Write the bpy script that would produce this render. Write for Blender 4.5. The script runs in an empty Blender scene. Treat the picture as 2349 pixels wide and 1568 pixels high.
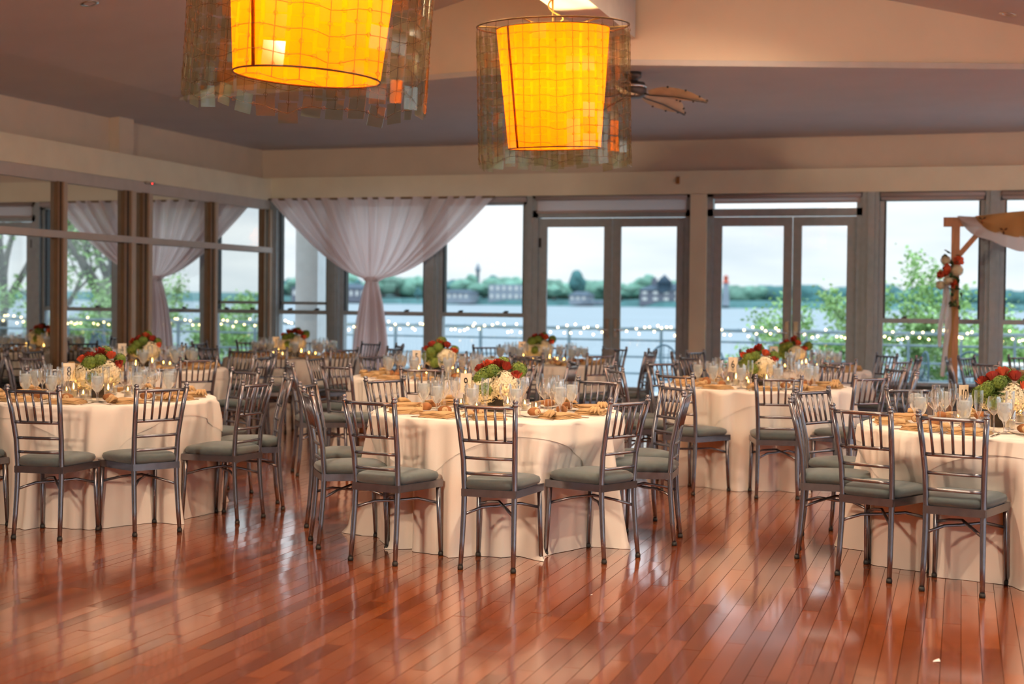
import bpy, math, random
from mathutils import Vector, Matrix

R = random.Random(11)
PI = math.pi
sc = bpy.context.scene
COL = sc.collection

# ------------------------------------------------------------------ camera
YAW, PITCH, ROLL, FPX, HCAM = math.radians(17.54), math.radians(1.1), 0.0105, 3262.0, 1.47
fw = Vector((-math.sin(YAW) * math.cos(PITCH), math.cos(YAW) * math.cos(PITCH), -math.sin(PITCH)))
rt = Vector((math.cos(YAW), math.sin(YAW), 0))
up = rt.cross(fw)
rt2 = rt * math.cos(ROLL) + up * math.sin(ROLL)
up2 = up * math.cos(ROLL) - rt * math.sin(ROLL)
cd = bpy.data.cameras.new('camera')
cam = bpy.data.objects.new('camera', cd)
COL.objects.link(cam)
cam.matrix_world = Matrix(((rt2.x, up2.x, -fw.x, 0), (rt2.y, up2.y, -fw.y, 0), (rt2.z, up2.z, -fw.z, HCAM), (0, 0, 0, 1)))
cd.sensor_width = 36.0
cd.lens = FPX * 36.0 / 2349.0
cd.shift_y = -(101.0 - FPX * math.tan(PITCH)) / 2349.0
cd.clip_end = 5000
cd.dof.use_dof = True
cd.dof.focus_distance = 8.0
cd.dof.aperture_fstop = 2.0
sc.camera = cam

# ------------------------------------------------------------------ world
w = bpy.data.worlds.new('world')
sc.world = w
w.use_nodes = True
nt = w.node_tree
nt.nodes.clear()
def N(nt, t, **kw):
    n = nt.nodes.new(t)
    for k, v in kw.items():
        setattr(n, k, v)
    return n
tc = N(nt, 'ShaderNodeTexCoord')
sx = N(nt, 'ShaderNodeSeparateXYZ')
nt.links.new(tc.outputs['Generated'], sx.inputs[0])
ramp = N(nt, 'ShaderNodeValToRGB')
ramp.color_ramp.elements[0].position = 0.0
ramp.color_ramp.elements[0].color = (0.31, 0.335, 0.35, 1)
ramp.color_ramp.elements[1].position = 1.0
ramp.color_ramp.elements[1].color = (0.74, 0.86, 0.98, 1)
e = ramp.color_ramp.elements.new(0.05); e.color = (0.345, 0.357, 0.366, 1)
e = ramp.color_ramp.elements.new(0.14); e.color = (0.385, 0.41, 0.43, 1)
e = ramp.color_ramp.elements.new(0.4); e.color = (0.55, 0.62, 0.68, 1)
nt.links.new(sx.outputs['Z'], ramp.inputs[0])
mp = N(nt, 'ShaderNodeMapping'); mp.inputs['Scale'].default_value = (2.2, 2.2, 11)
nt.links.new(tc.outputs['Generated'], mp.inputs[0])
nz = N(nt, 'ShaderNodeTexNoise'); nz.inputs['Scale'].default_value = 2.6; nz.inputs['Detail'].default_value = 6
nt.links.new(mp.outputs[0], nz.inputs['Vector'])
cr = N(nt, 'ShaderNodeValToRGB')
cr.color_ramp.elements[0].position = 0.28; cr.color_ramp.elements[0].color = (0.70, 0.76, 0.82, 1)
cr.color_ramp.elements[1].position = 0.58; cr.color_ramp.elements[1].color = (1, 1, 1, 1)
nt.links.new(nz.outputs['Fac'], cr.inputs[0])
mx = N(nt, 'ShaderNodeMix', data_type='RGBA', blend_type='MULTIPLY'); mx.inputs[0].default_value = 1.0
nt.links.new(ramp.outputs[0], mx.inputs[6]); nt.links.new(cr.outputs[0], mx.inputs[7])
bg = N(nt, 'ShaderNodeBackground'); bg.inputs['Strength'].default_value = 1.5
nt.links.new(mx.outputs[2], bg.inputs['Color'])
wo = N(nt, 'ShaderNodeOutputWorld')
nt.links.new(bg.outputs[0], wo.inputs[0])

LAMP_W = 330.0        # bulb inside each pendant
CAN_W = 115.0          # recessed ceiling downlight, including the unseen ones added as fill
CANDLE_W = 1.5
FILL_SPOT_W = 340.0      # added spotlight out of frame, fill for the tables

vs = sc.view_settings
vs.view_transform = 'Standard'
vs.look = 'None'
vs.gamma = 1.0
vs.exposure = 1.2
vs.use_curve_mapping = False
cy = sc.cycles
cy.max_bounces = 8
cy.diffuse_bounces = 3
cy.glossy_bounces = 4
cy.transmission_bounces = 4
cy.transparent_max_bounces = 28
cy.caustics_reflective = False
cy.caustics_refractive = False
cy.sample_clamp_indirect = 4.0
cy.sample_clamp_direct = 12.0

# ------------------------------------------------------------------ materials
def newmat(name):
    m = bpy.data.materials.new(name)
    m.use_nodes = True
    m.node_tree.nodes.clear()
    return m, m.node_tree

def out(nt, sock):
    o = N(nt, 'ShaderNodeOutputMaterial')
    nt.links.new(sock, o.inputs['Surface'])

def PM(name, col, rough=0.5, metal=0.0, var=0.0, vscale=8.0, bump=0.0, bscale=60.0, spec=0.5, sub=0.0, sheen=0.0, objvar=0.0, stretch=None):
    m, nt = newmat(name)
    p = N(nt, 'ShaderNodeBsdfPrincipled')
    p.inputs['Roughness'].default_value = rough
    p.inputs['Metallic'].default_value = metal
    p.inputs['Specular IOR Level'].default_value = spec
    p.inputs['Base Color'].default_value = (*col, 1)
    if sheen: p.inputs['Sheen Weight'].default_value = sheen
    vec = None
    if var or bump:
        t = N(nt, 'ShaderNodeTexCoord')
        vec = t.outputs['Object']
        if stretch:
            mpn = N(nt, 'ShaderNodeMapping'); mpn.inputs['Scale'].default_value = stretch
            nt.links.new(vec, mpn.inputs[0]); vec = mpn.outputs[0]
    if var or objvar:
        f = None
        if var:
            n = N(nt, 'ShaderNodeTexNoise'); n.inputs['Scale'].default_value = vscale; n.inputs['Detail'].default_value = 5
            nt.links.new(vec, n.inputs['Vector'])
            mr = N(nt, 'ShaderNodeMapRange')
            mr.inputs['From Min'].default_value = 0.3; mr.inputs['From Max'].default_value = 0.7
            mr.inputs['To Min'].default_value = 1 - var; mr.inputs['To Max'].default_value = 1 + var
            nt.links.new(n.outputs['Fac'], mr.inputs['Value']); f = mr.outputs[0]
        if objvar:
            oi = N(nt, 'ShaderNodeObjectInfo')
            mr = N(nt, 'ShaderNodeMapRange')
            mr.inputs['To Min'].default_value = 1 - objvar; mr.inputs['To Max'].default_value = 1 + objvar
            nt.links.new(oi.outputs['Random'], mr.inputs['Value'])
            if f is None: f = mr.outputs[0]
            else:
                mu = N(nt, 'ShaderNodeMath', operation='MULTIPLY')
                nt.links.new(f, mu.inputs[0]); nt.links.new(mr.outputs[0], mu.inputs[1]); f = mu.outputs[0]
        vm = N(nt, 'ShaderNodeVectorMath', operation='SCALE')
        vm.inputs[0].default_value = col
        nt.links.new(f, vm.inputs['Scale'])
        nt.links.new(vm.outputs[0], p.inputs['Base Color'])
    if bump:
        n = N(nt, 'ShaderNodeTexNoise'); n.inputs['Scale'].default_value = bscale; n.inputs['Detail'].default_value = 3
        nt.links.new(vec, n.inputs['Vector'])
        b = N(nt, 'ShaderNodeBump'); b.inputs['Strength'].default_value = bump; b.inputs['Distance'].default_value = 0.01
        nt.links.new(n.outputs['Fac'], b.inputs['Height'])
        nt.links.new(b.outputs[0], p.inputs['Normal'])
    out(nt, p.outputs[0])
    return m

def GLASS(name, tint=(0.95, 0.97, 0.97), edge=0.55, base=0.05, gcol=(1, 1, 1), rough=0.03):
    m, nt = newmat(name)
    tr = N(nt, 'ShaderNodeBsdfTransparent'); tr.inputs[0].default_value = (*tint, 1)
    gl = N(nt, 'ShaderNodeBsdfGlossy'); gl.inputs['Roughness'].default_value = rough; gl.inputs[0].default_value = (*gcol, 1)
    lw = N(nt, 'ShaderNodeLayerWeight'); lw.inputs['Blend'].default_value = 0.45
    mr = N(nt, 'ShaderNodeMapRange'); mr.inputs['To Min'].default_value = base; mr.inputs['To Max'].default_value = edge
    nt.links.new(lw.outputs['Facing'], mr.inputs['Value'])
    mixn = N(nt, 'ShaderNodeMixShader')
    nt.links.new(mr.outputs[0], mixn.inputs[0]); nt.links.new(tr.outputs[0], mixn.inputs[1]); nt.links.new(gl.outputs[0], mixn.inputs[2])
    out(nt, mixn.outputs[0])
    return m

def VEIL(name, col, transp=0.3, transl=0.5, tint=None):
    """thin cloth or frosted stuff: transparent + translucent + diffuse"""
    m, nt = newmat(name)
    tr = N(nt, 'ShaderNodeBsdfTransparent'); tr.inputs[0].default_value = (1, 1, 1, 1)
    tl = N(nt, 'ShaderNodeBsdfTranslucent'); tl.inputs[0].default_value = (*(tint or col), 1)
    df = N(nt, 'ShaderNodeBsdfDiffuse'); df.inputs[0].default_value = (*col, 1)
    m1 = N(nt, 'ShaderNodeMixShader'); m1.inputs[0].default_value = transl
    nt.links.new(df.outputs[0], m1.inputs[1]); nt.links.new(tl.outputs[0], m1.inputs[2])
    m2 = N(nt, 'ShaderNodeMixShader'); m2.inputs[0].default_value = transp
    nt.links.new(m1.outputs[0], m2.inputs[1]); nt.links.new(tr.outputs[0], m2.inputs[2])
    out(nt, m2.outputs[0])
    return m

def EMIT(name, col, s):
    m, nt = newmat(name)
    em = N(nt, 'ShaderNodeEmission'); em.inputs[0].default_value = (*col, 1); em.inputs[1].default_value = s
    out(nt, em.outputs[0])
    return m

def WOOD():
    m, nt = newmat('floor_wood')
    p = N(nt, 'ShaderNodeBsdfPrincipled')
    oi = N(nt, 'ShaderNodeObjectInfo'); ge = N(nt, 'ShaderNodeNewGeometry')
    ad = N(nt, 'ShaderNodeMath', operation='ADD'); fr = N(nt, 'ShaderNodeMath', operation='FRACT')
    nt.links.new(oi.outputs['Random'], ad.inputs[0]); nt.links.new(ge.outputs['Random Per Island'], ad.inputs[1]); nt.links.new(ad.outputs[0], fr.inputs[0])
    cr = N(nt, 'ShaderNodeValToRGB')
    cr.color_ramp.elements[0].position = 0.0; cr.color_ramp.elements[0].color = (0.185, 0.038, 0.009, 1)
    cr.color_ramp.elements[1].position = 1.0; cr.color_ramp.elements[1].color = (0.37, 0.092, 0.020, 1)
    e = cr.color_ramp.elements.new(0.5); e.color = (0.28, 0.062, 0.013, 1)
    nt.links.new(fr.outputs[0], cr.inputs[0])
    mpn = N(nt, 'ShaderNodeMapping'); mpn.inputs['Scale'].default_value = (42, 2.2, 1)
    nt.links.new(ge.outputs['Position'], mpn.inputs[0])
    n = N(nt, 'ShaderNodeTexNoise'); n.inputs['Scale'].default_value = 1.6; n.inputs['Detail'].default_value = 6
    nt.links.new(mpn.outputs[0], n.inputs['Vector'])
    mr = N(nt, 'ShaderNodeMapRange'); mr.inputs['From Min'].default_value = 0.3; mr.inputs['From Max'].default_value = 0.7
    mr.inputs['To Min'].default_value = 0.82; mr.inputs['To Max'].default_value = 1.14
    nt.links.new(n.outputs['Fac'], mr.inputs['Value'])
    vm = N(nt, 'ShaderNodeVectorMath', operation='SCALE')
    nt.links.new(cr.outputs[0], vm.inputs[0]); nt.links.new(mr.outputs[0], vm.inputs['Scale'])
    nt.links.new(vm.outputs[0], p.inputs['Base Color'])
    n2 = N(nt, 'ShaderNodeTexNoise'); n2.inputs['Scale'].default_value = 1.1; n2.inputs['Detail'].default_value = 5
    nt.links.new(ge.outputs['Position'], n2.inputs['Vector'])
    mr2 = N(nt, 'ShaderNodeMapRange'); mr2.inputs['To Min'].default_value = 0.12; mr2.inputs['To Max'].default_value = 0.24
    nt.links.new(n2.outputs['Fac'], mr2.inputs['Value']); nt.links.new(mr2.outputs[0], p.inputs['Roughness'])
    n3 = N(nt, 'ShaderNodeTexNoise'); n3.inputs['Scale'].default_value = 14; n3.inputs['Detail'].default_value = 3
    nt.links.new(ge.outputs['Position'], n3.inputs['Vector'])
    b = N(nt, 'ShaderNodeBump'); b.inputs['Strength'].default_value = 0.05; b.inputs['Distance'].default_value = 0.01
    nt.links.new(n3.outputs['Fac'], b.inputs['Height']); nt.links.new(b.outputs[0], p.inputs['Normal'])
    p.inputs['Specular IOR Level'].default_value = 0.6
    p.inputs['Coat Weight'].default_value = 1.0
    p.inputs['Coat Roughness'].default_value = 0.09
    out(nt, p.outputs[0])
    return m

MAT = dict(
    wood=WOOD(),
    beam=PM('beam_paint', (0.90, 0.82, 0.64), 0.7, var=0.04, vscale=3),
    subfloor=PM('subfloor', (0.035, 0.012, 0.008), 0.8, var=0.2),
    paint=PM('wall_paint', (0.78, 0.64, 0.51), 0.75, var=0.04, vscale=3, bump=0.05, bscale=120),
    ceil=PM('ceiling_paint', (0.58, 0.54, 0.57), 0.8, var=0.03, vscale=2, bump=0.05, bscale=120),
    gable=PM('gable_paint', (0.80, 0.64, 0.48), 0.78, var=0.03, vscale=2),
    trimw=PM('trim_paint', (0.58, 0.53, 0.50), 0.6, var=0.04),
    frame=PM('window_frame_paint', (0.36, 0.42, 0.46), 0.45, var=0.08, vscale=14),
    framed=PM('window_track', (0.012, 0.013, 0.016), 0.5, var=0.1),
    gpanel=PM('sill_panel', (0.12, 0.135, 0.135), 0.6, var=0.06),
    bbase=PM('heater_cover', (0.52, 0.43, 0.34), 0.6, var=0.05),
    col=PM('outdoor_column', (0.62, 0.66, 0.68), 0.8, var=0.05),
    bronze=PM('mullion_bronze', (0.24, 0.14, 0.07), 0.45, var=0.1),
    tan=PM('mullion_tan', (0.55, 0.45, 0.36), 0.5, var=0.05),
    dark=PM('dark_gap', (0.01, 0.008, 0.006), 0.7, var=0.2),
    mirror=PM('mirror_silver', (0.80, 0.82, 0.81), 0.012, metal=1.0, var=0.01, vscale=1),
    cloth=PM('linen', (0.82, 0.74, 0.66), 0.9, var=0.03, vscale=3, bump=0.12, bscale=420, sheen=0.15),
    over=PM('linen_overlay', (0.86, 0.77, 0.68), 0.9, var=0.03, vscale=3, bump=0.12, bscale=420, sheen=0.15),
    silver=PM('silver_paint', (0.25, 0.25, 0.28), 0.27, metal=0.9, var=0.10, vscale=30, objvar=0.10),
    seatpad=PM('seat_fabric', (0.066, 0.092, 0.100), 0.95, var=0.10, vscale=40, bump=0.25, bscale=500, sheen=0.3, objvar=0.08),
    rubber=PM('rubber', (0.012, 0.011, 0.010), 0.6, var=0.2),
    glass=GLASS('drinking_glass', (0.97, 0.98, 0.98), 1.0, 0.08),
    pane=GLASS('window_glass', (0.97, 0.985, 0.985), 0.35, 0.02),
    tile=GLASS('tile_glass', (0.90, 0.90, 0.78), 0.20, 0.015, rough=0.06),
    water_ice=VEIL('ice_water', (0.90, 0.95, 0.98), 0.22, 0.6),
    curtain=VEIL('sheer_curtain', (0.94, 0.80, 0.77), 0.05, 0.5, (0.92, 0.79, 0.79)),
    napkin=PM('napkin_linen', (0.54, 0.34, 0.16), 0.9, var=0.08, vscale=20, bump=0.1, bscale=300),
    china=PM('china', (0.75, 0.70, 0.64), 0.25, var=0.03),
    bread=PM('bread_crust', (0.32, 0.12, 0.035), 0.7, var=0.3, vscale=14, bump=0.2, bscale=40),
    crumb=PM('bread_crumb', (0.62, 0.42, 0.22), 0.9, var=0.15, vscale=60),
    steel=PM('cutlery_steel', (0.62, 0.60, 0.58), 0.18, metal=1.0, var=0.05),
    wax=PM('candle_wax', (0.85, 0.70, 0.45), 0.5, var=0.04),
    flame=EMIT('flame', (1.0, 0.50, 0.10), 14.0),
    shade=VEIL('lamp_shade_cloth', (0.34, 0.145, 0.005), 0.0, 0.72, (0.46, 0.108, 0.001)),
    bulb=EMIT('bulb', (1.0, 0.72, 0.35), 6.0),
    wire=PM('lamp_wire', (0.10, 0.055, 0.02), 0.5, metal=0.5, var=0.1),
    brass=PM('lamp_brass', (0.55, 0.36, 0.12), 0.35, metal=0.9, var=0.08),
    card=PM('card', (0.74, 0.66, 0.56), 0.8, var=0.03),
    ink=PM('ink', (0.006, 0.006, 0.007), 0.7, var=0.1),
    vase=PM('vase_dark', (0.018, 0.013, 0.010), 0.25, var=0.2),
    hyd=PM('hydrangea_petal', (0.80, 0.70, 0.48), 0.8, var=0.10, vscale=30),
    green=PM('green_bloom', (0.13, 0.20, 0.03), 0.8, var=0.25, vscale=40),
    rose=PM('rose_petal', (0.30, 0.022, 0.010), 0.7, var=0.25, vscale=30),
    coral=PM('coral_petal', (0.60, 0.085, 0.03), 0.7, var=0.2, vscale=30),
    leaf=PM('leaf', (0.035, 0.075, 0.018), 0.6, var=0.3, vscale=25),
    fanblade=PM('fan_blade', (0.72, 0.60, 0.46), 0.7, var=0.12, vscale=10),
    fandark=PM('fan_motor', (0.10, 0.085, 0.08), 0.4, metal=0.5, var=0.1),
    archwood=PM('arch_wood', (0.50, 0.27, 0.15), 0.75, var=0.2, vscale=6, stretch=(8, 8, 1)),
    drapew=VEIL('white_drape', (0.74, 0.66, 0.64), 0.04, 0.4),
    drapet=VEIL('tan_drape', (0.52, 0.31, 0.13), 0.0, 0.3),
    motif=PM('dark_motif', (0.10, 0.03, 0.015), 0.9, var=0.2),
    deck=PM('deck_boards', (0.52, 0.54, 0.54), 0.6, var=0.15, vscale=4, stretch=(1, 12, 1)),
    rail=PM('deck_rail', (0.14, 0.21, 0.25), 0.5, var=0.1),
    fairy=EMIT('fairy_light', (1.0, 0.72, 0.30), 7.0),
    lake=PM('lake_water', (0.20, 0.27, 0.31), 0.42, var=0.08, vscale=0.02, bump=0.8, bscale=0.35, spec=0.22),
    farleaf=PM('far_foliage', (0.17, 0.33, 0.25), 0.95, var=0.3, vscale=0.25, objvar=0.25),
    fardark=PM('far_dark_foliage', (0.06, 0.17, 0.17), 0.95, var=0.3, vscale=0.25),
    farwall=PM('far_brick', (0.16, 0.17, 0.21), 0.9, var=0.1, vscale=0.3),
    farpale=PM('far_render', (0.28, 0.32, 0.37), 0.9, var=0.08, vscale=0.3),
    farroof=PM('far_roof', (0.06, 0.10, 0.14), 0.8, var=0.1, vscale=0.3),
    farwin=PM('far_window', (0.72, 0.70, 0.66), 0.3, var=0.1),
    bark=PM('bark', (0.16, 0.15, 0.13), 0.9, var=0.3, vscale=8, bump=0.4, bscale=14),
    treeleaf=PM('tree_leaf', (0.34, 0.55, 0.20), 0.6, var=0.35, vscale=3, objvar=0.15),
    wicker=PM('garden_wire', (0.05, 0.12, 0.17), 0.5, var=0.15),
    blind=VEIL('blind_cloth', (0.82, 0.73, 0.71), 0.0, 0.45, (0.62, 0.53, 0.53)),
    red=EMIT('red_led', (1.0, 0.02, 0.02), 4.0),
    plastic=PM('plastic_white', (0.55, 0.50, 0.46), 0.5, var=0.03),
    chrome=PM('chrome', (0.75, 0.72, 0.68), 0.12, metal=1.0, var=0.03),
    rust=PM('rust', (0.33, 0.16, 0.06), 0.8, var=0.3, vscale=30),
    paper=PM('paper', (0.85, 0.82, 0.78), 0.8, var=0.03),
    jacket=PM('grey_wool', (0.22, 0.22, 0.235), 0.9, var=0.1, vscale=30),
)

# ------------------------------------------------------------------ mesh helpers
class MB:
    def __init__(s):
        s.v = []; s.f = []; s.sm = []
    def add(s, vs, fs, smooth=False):
        o = len(s.v)
        s.v += [tuple(p) for p in vs]
        for f in fs:
            s.f.append(tuple(i + o for i in f)); s.sm.append(smooth)
        return s
    def box(s, x0, x1, y0, y1, z0, z1):
        vs = [(x0, y0, z0), (x1, y0, z0), (x1, y1, z0), (x0, y1, z0), (x0, y0, z1), (x1, y0, z1), (x1, y1, z1), (x0, y1, z1)]
        return s.add(vs, [(0, 3, 2, 1), (4, 5, 6, 7), (0, 1, 5, 4), (1, 2, 6, 5), (2, 3, 7, 6), (3, 0, 4, 7)])
    def obox(s, c, ax, ay, az):
        """box from centre and three half-axis vectors"""
        c, ax, ay, az = Vector(c), Vector(ax), Vector(ay), Vector(az)
        vs = [c + ax * i + ay * j + az * k for k in (-1, 1) for (i, j) in ((-1, -1), (1, -1), (1, 1), (-1, 1))]
        return s.add(vs, [(0, 3, 2, 1), (4, 5, 6, 7), (0, 1, 5, 4), (1, 2, 6, 5), (2, 3, 7, 6), (3, 0, 4, 7)])
    def tube(s, pts, rad, n=8, cap=True, smooth=True):
        pts = [Vector(p) for p in pts]
        if not isinstance(rad, (list, tuple)): rad = [rad] * len(pts)
        rings = []
        ref = None
        for i, p in enumerate(pts):
            t = (pts[min(i + 1, len(pts) - 1)] - pts[max(i - 1, 0)]).normalized()
            if ref is None:
                ref = Vector((0, 0, 1)) if abs(t.z) < 0.9 else Vector((1, 0, 0))
            a = (ref - t * ref.dot(t)).normalized(); ref = a
            b = t.cross(a)
            rings.append([p + (a * math.cos(2 * PI * k / n) + b * math.sin(2 * PI * k / n)) * rad[i] for k in range(n)])
        vs = [q for r in rings for q in r]
        fs = [(i * n + k, i * n + (k + 1) % n, (i + 1) * n + (k + 1) % n, (i + 1) * n + k) for i in range(len(pts) - 1) for k in range(n)]
        if cap:
            fs.append(tuple(reversed(range(n)))); fs.append(tuple((len(pts) - 1) * n + k for k in range(n)))
        return s.add(vs, fs, smooth)
    def lathe(s, prof, n=16, c=(0, 0, 0), smooth=True, sx=1, sy=1):
        vs = []; fs = []
        for (r, z) in prof:
            for k in range(n):
                a = 2 * PI * k / n
                vs.append((c[0] + r * math.cos(a) * sx, c[1] + r * math.sin(a) * sy, c[2] + z))
        for i in range(len(prof) - 1):
            for k in range(n):
                fs.append((i * n + k, i * n + (k + 1) % n, (i + 1) * n + (k + 1) % n, (i + 1) * n + k))
        if prof[0][0] > 1e-5: fs.append(tuple(reversed(range(n)))) if prof[0][0] < 0 else None
        fs = [f for f in fs if f]
        return s.add(vs, fs, smooth)
    def blob(s, c, r, nu=10, nv=7, jit=0.0, rnd=None, sc3=(1, 1, 1)):
        vs = [(c[0], c[1], c[2] + r * sc3[2])]; fs = []
        for i in range(1, nv):
            for k in range(nu):
                a, b = 2 * PI * k / nu, PI * i / nv
                q = r * (1 + (rnd.uniform(-jit, jit) if rnd else 0))
                vs.append((c[0] + q * sc3[0] * math.sin(b) * math.cos(a), c[1] + q * sc3[1] * math.sin(b) * math.sin(a), c[2] + q * sc3[2] * math.cos(b)))
        vs.append((c[0], c[1], c[2] - r * sc3[2]))
        for k in range(nu):
            fs.append((0, 1 + k, 1 + (k + 1) % nu))
            fs.append((len(vs) - 1, 1 + (nv - 2) * nu + (k + 1) % nu, 1 + (nv - 2) * nu + k))
        for i in range(nv - 2):
            for k in range(nu):
                fs.append((1 + i * nu + k, 1 + (i + 1) * nu + k, 1 + (i + 1) * nu + (k + 1) % nu, 1 + i * nu + (k + 1) % nu))
        return s.add(vs, fs, True)
    def mesh(s, name, m):
        me = bpy.data.meshes.new(name)
        me.from_pydata(s.v, [], s.f)
        me.polygons.foreach_set('use_smooth', s.sm)
        me.materials.append(MAT[m] if isinstance(m, str) else m)
        me.update()
        return me
    def build(s, name, m, parent=None, loc=None):
        return put(name, s.mesh(name, m), parent, loc)

def put(name, me, parent=None, loc=None, rot=None):
    o = bpy.data.objects.new(name, me)
    COL.objects.link(o)
    if parent is not None: o.parent = parent
    if loc is not None: o.location = loc
    if rot is not None: o.rotation_euler = rot
    return o

def tag(o, label=None, cat=None, group=None, kind=None):
    if label: o['label'] = label
    if cat: o['category'] = cat
    if group: o['group'] = group
    if kind: o['kind'] = kind
    return o

def thing(name, label, cat, loc=(0, 0, 0), rz=0.0, group=None):
    o = bpy.data.objects.new(name, None)
    o.empty_display_size = 0.1
    COL.objects.link(o)
    o.location = loc; o.rotation_euler = (0, 0, rz)
    return tag(o, label, cat, group)

def struct(name, loc=(0, 0, 0)):
    o = bpy.data.objects.new(name, None)
    COL.objects.link(o); o.location = loc
    o['kind'] = 'structure'
    return o

KIDS = {}
def kids(o):
    return KIDS.get(o.name) or list(o.children)

def dup(root, loc, rz, label, group=None):
    r = root.copy(); COL.objects.link(r)
    r.location = loc; r.rotation_euler = (0, 0, rz)
    r['label'] = label
    if group: r['group'] = group
    for ch in kids(root):
        c = ch.copy(); COL.objects.link(c); c.parent = r
        for g in kids(ch):
            d = g.copy(); COL.objects.link(d); d.parent = c
    return r

def lamp(parent, loc, watts, col, rad):
    l = bpy.data.lights.new('bulb_light', 'POINT')
    l.energy = watts; l.color = col; l.shadow_soft_size = rad
    o = bpy.data.objects.new('bulb_light', l)
    COL.objects.link(o); o.parent = parent; o.location = loc
    return o

# ------------------------------------------------------------------ room shell
XL, YB, XR, YF = -8.94, 17.5, 4.8, -5.0

floor = struct('floor')
MB().box(XL - 0.3, XR + 0.3, YF - 0.3, YB + 0.2, -0.12, -0.016).build('subfloor', 'subfloor', floor)
def inview(x, y):
    d = Vector((x, y, -HCAM)); z = d.dot(fw)
    if z < 0.5: return None
    px = 1174.5 + FPX * d.dot(rt2) / z
    py = 784 - 38.4 - FPX * d.dot(up2) / z
    return px, py, z
boards = []
bw = 0.08
x = XL
while x < XR - 0.01:
    y = YF - R.random() * 1.0
    while y < YB:
        ln = R.uniform(0.45, 1.35)
        boards.append((x, max(y, YF), min(y + ln, YB)))
        y += ln
    x += bw
def bkey(b):
    v = inview(b[0] + 0.04, (b[1] + b[2]) / 2)
    if not v or not (-40 < v[0] < 2390 and v[1] < 1610): return 1e9
    return v[2]
boards.sort(key=bkey)
def board_mb(m, b):
    x0, y0, y1 = b
    x0, x1, y0, y1 = x0 + 0.0011, x0 + bw - 0.0011, y0 + 0.001, y1 - 0.001
    t = [R.uniform(-0.0011, 0.0) + R.uniform(-0.0005, 0) for _ in range(2)]
    za, zb = t[0], t[1]
    vs = [(x0, y0, -0.018), (x1, y0, -0.018), (x1, y1, -0.018), (x0, y1, -0.018), (x0, y0, za), (x1, y0, zb), (x1, y1, zb), (x0, y1, za)]
    return m.add(vs, [(4, 5, 6, 7), (0, 1, 5, 4), (1, 2, 6, 5), (2, 3, 7, 6), (3, 0, 4, 7)])
for b in boards[:298]:
    board_mb(MB(), b).build('floorboard', 'wood', floor)
m = MB()
for b in boards[298:]:
    board_mb(m, b)
tag(m.build('floorboards', 'wood', floor), kind='stuff')

# ceiling: flat rim, raised vault with ridge along Y
ZE, ZO = 3.46, 3.54
A = [(-9.15, YF, 3.40), (-7.9, YF, ZO), (-7.9, 13.3, ZO), (-9.15, 17.55, 3.45), (-2.945, 12.18, ZO), (2.34, 13.85, ZO), (XR + .2, 17.55, ZE), (2.34, YF, ZO), (XR + .2, YF, ZE)]
ceiling = struct('ceiling')
MB().add(A, [(0, 1, 2, 3), (3, 2, 4, 5, 6), (5, 7, 8, 6)]).build('rim_panel', 'ceil', ceiling)
ZR = 4.54
MB().add([(-7.9, YF, ZO), (-7.9, 13.3, ZO), (-2.92, 12.18, ZR), (-2.92, YF, ZR)], [(0, 1, 2, 3)]).build('vault_slope', 'ceil', ceiling)
MB().add([(2.34, YF, ZO), (2.34, 13.85, ZO), (-2.92, 12.18, ZR), (-2.92, YF, ZR)], [(0, 3, 2, 1)]).build('vault_slope', 'ceil', ceiling)
gb = struct('wall_gable')
MB().add([(-7.9, 13.3, ZO), (-2.945, 12.18, ZO), (-2.92, 12.18, ZR)], [(0, 1, 2)]).build('gable_panel', 'gable', gb)
MB().add([(-2.945, 12.18, ZO), (2.34, 13.85, ZO), (-2.92, 12.18, ZR)], [(0, 1, 2)]).build('gable_panel', 'gable', gb)
def strip(m, p, q, h, d):
    p, q = Vector(p), Vector(q); u = (q - p); n = Vector((u.y, -u.x, 0)).normalized()
    m.obox((p + q) / 2 + Vector((0, 0, 0)), u / 2, n * d / 2, Vector((0, 0, h / 2)))
m = MB()
strip(m, (-7.9, 13.3, ZO - 0.0), (-2.945, 12.18, ZO - 0.0), 0.05, 0.04)
tag(m.build('trim_1', 'trimw'), kind='structure')
m = MB()
strip(m, (-2.945, 12.18, ZO - 0.0), (2.34, 13.85, ZO - 0.0), 0.05, 0.04)
tag(m.build('trim_2', 'trimw'), kind='structure')
tag(MB().box(-3.10, -2.744, YF, 12.15, 3.74, 4.62).build('ceiling_ridge_beam', 'trimw'), kind='structure')

# upper walls, beams
wl = struct('wall_left')
MB().box(-9.35, -9.15, YF, 17.75, 3.0, 3.6).build('upper_wall', 'paint', wl)
MB().box(-9.35, XL, YF, YB, 2.755, 3.035).build('beam', 'beam', wl)
MB().box(-9.35, XL - 0.02, YF, YB, 2.625, 2.757).build('header', 'trimw', wl)
MB().box(-9.2, -9.02, 13.88, 14.17, 3.03, 3.46).build('column_stub', 'paint', wl)
wb = struct('wall_back')
MB().box(-9.35, XR + 0.3, 17.55, 17.75, 3.0, 3.7).build('upper_wall', 'paint', wb)
MB().box(-9.35, XR + 0.3, 17.42, 17.75, 2.775, 3.06).build('beam', 'beam', wb)
MB().box(-3.215, -3.01, 17.42, 17.7, 0, 2.78).build('pillar', 'beam', wb)
MB().box(-1.14, XR, 17.46, 17.7, 0.27, 0.472).build('sill_panel', 'gpanel', wb)
MB().box(-1.14, XR, 17.40, 17.7, 0.47, 0.49).build('window_sill', 'gpanel', wb)
MB().box(-1.14, XR, 17.38, 17.7, 0.0, 0.27).build('heater_cover', 'bbase', wb)
MB().box(XL, -5.33, 17.46, 17.7, 0.27, 0.472).build('sill_panel', 'gpanel', wb)
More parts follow.
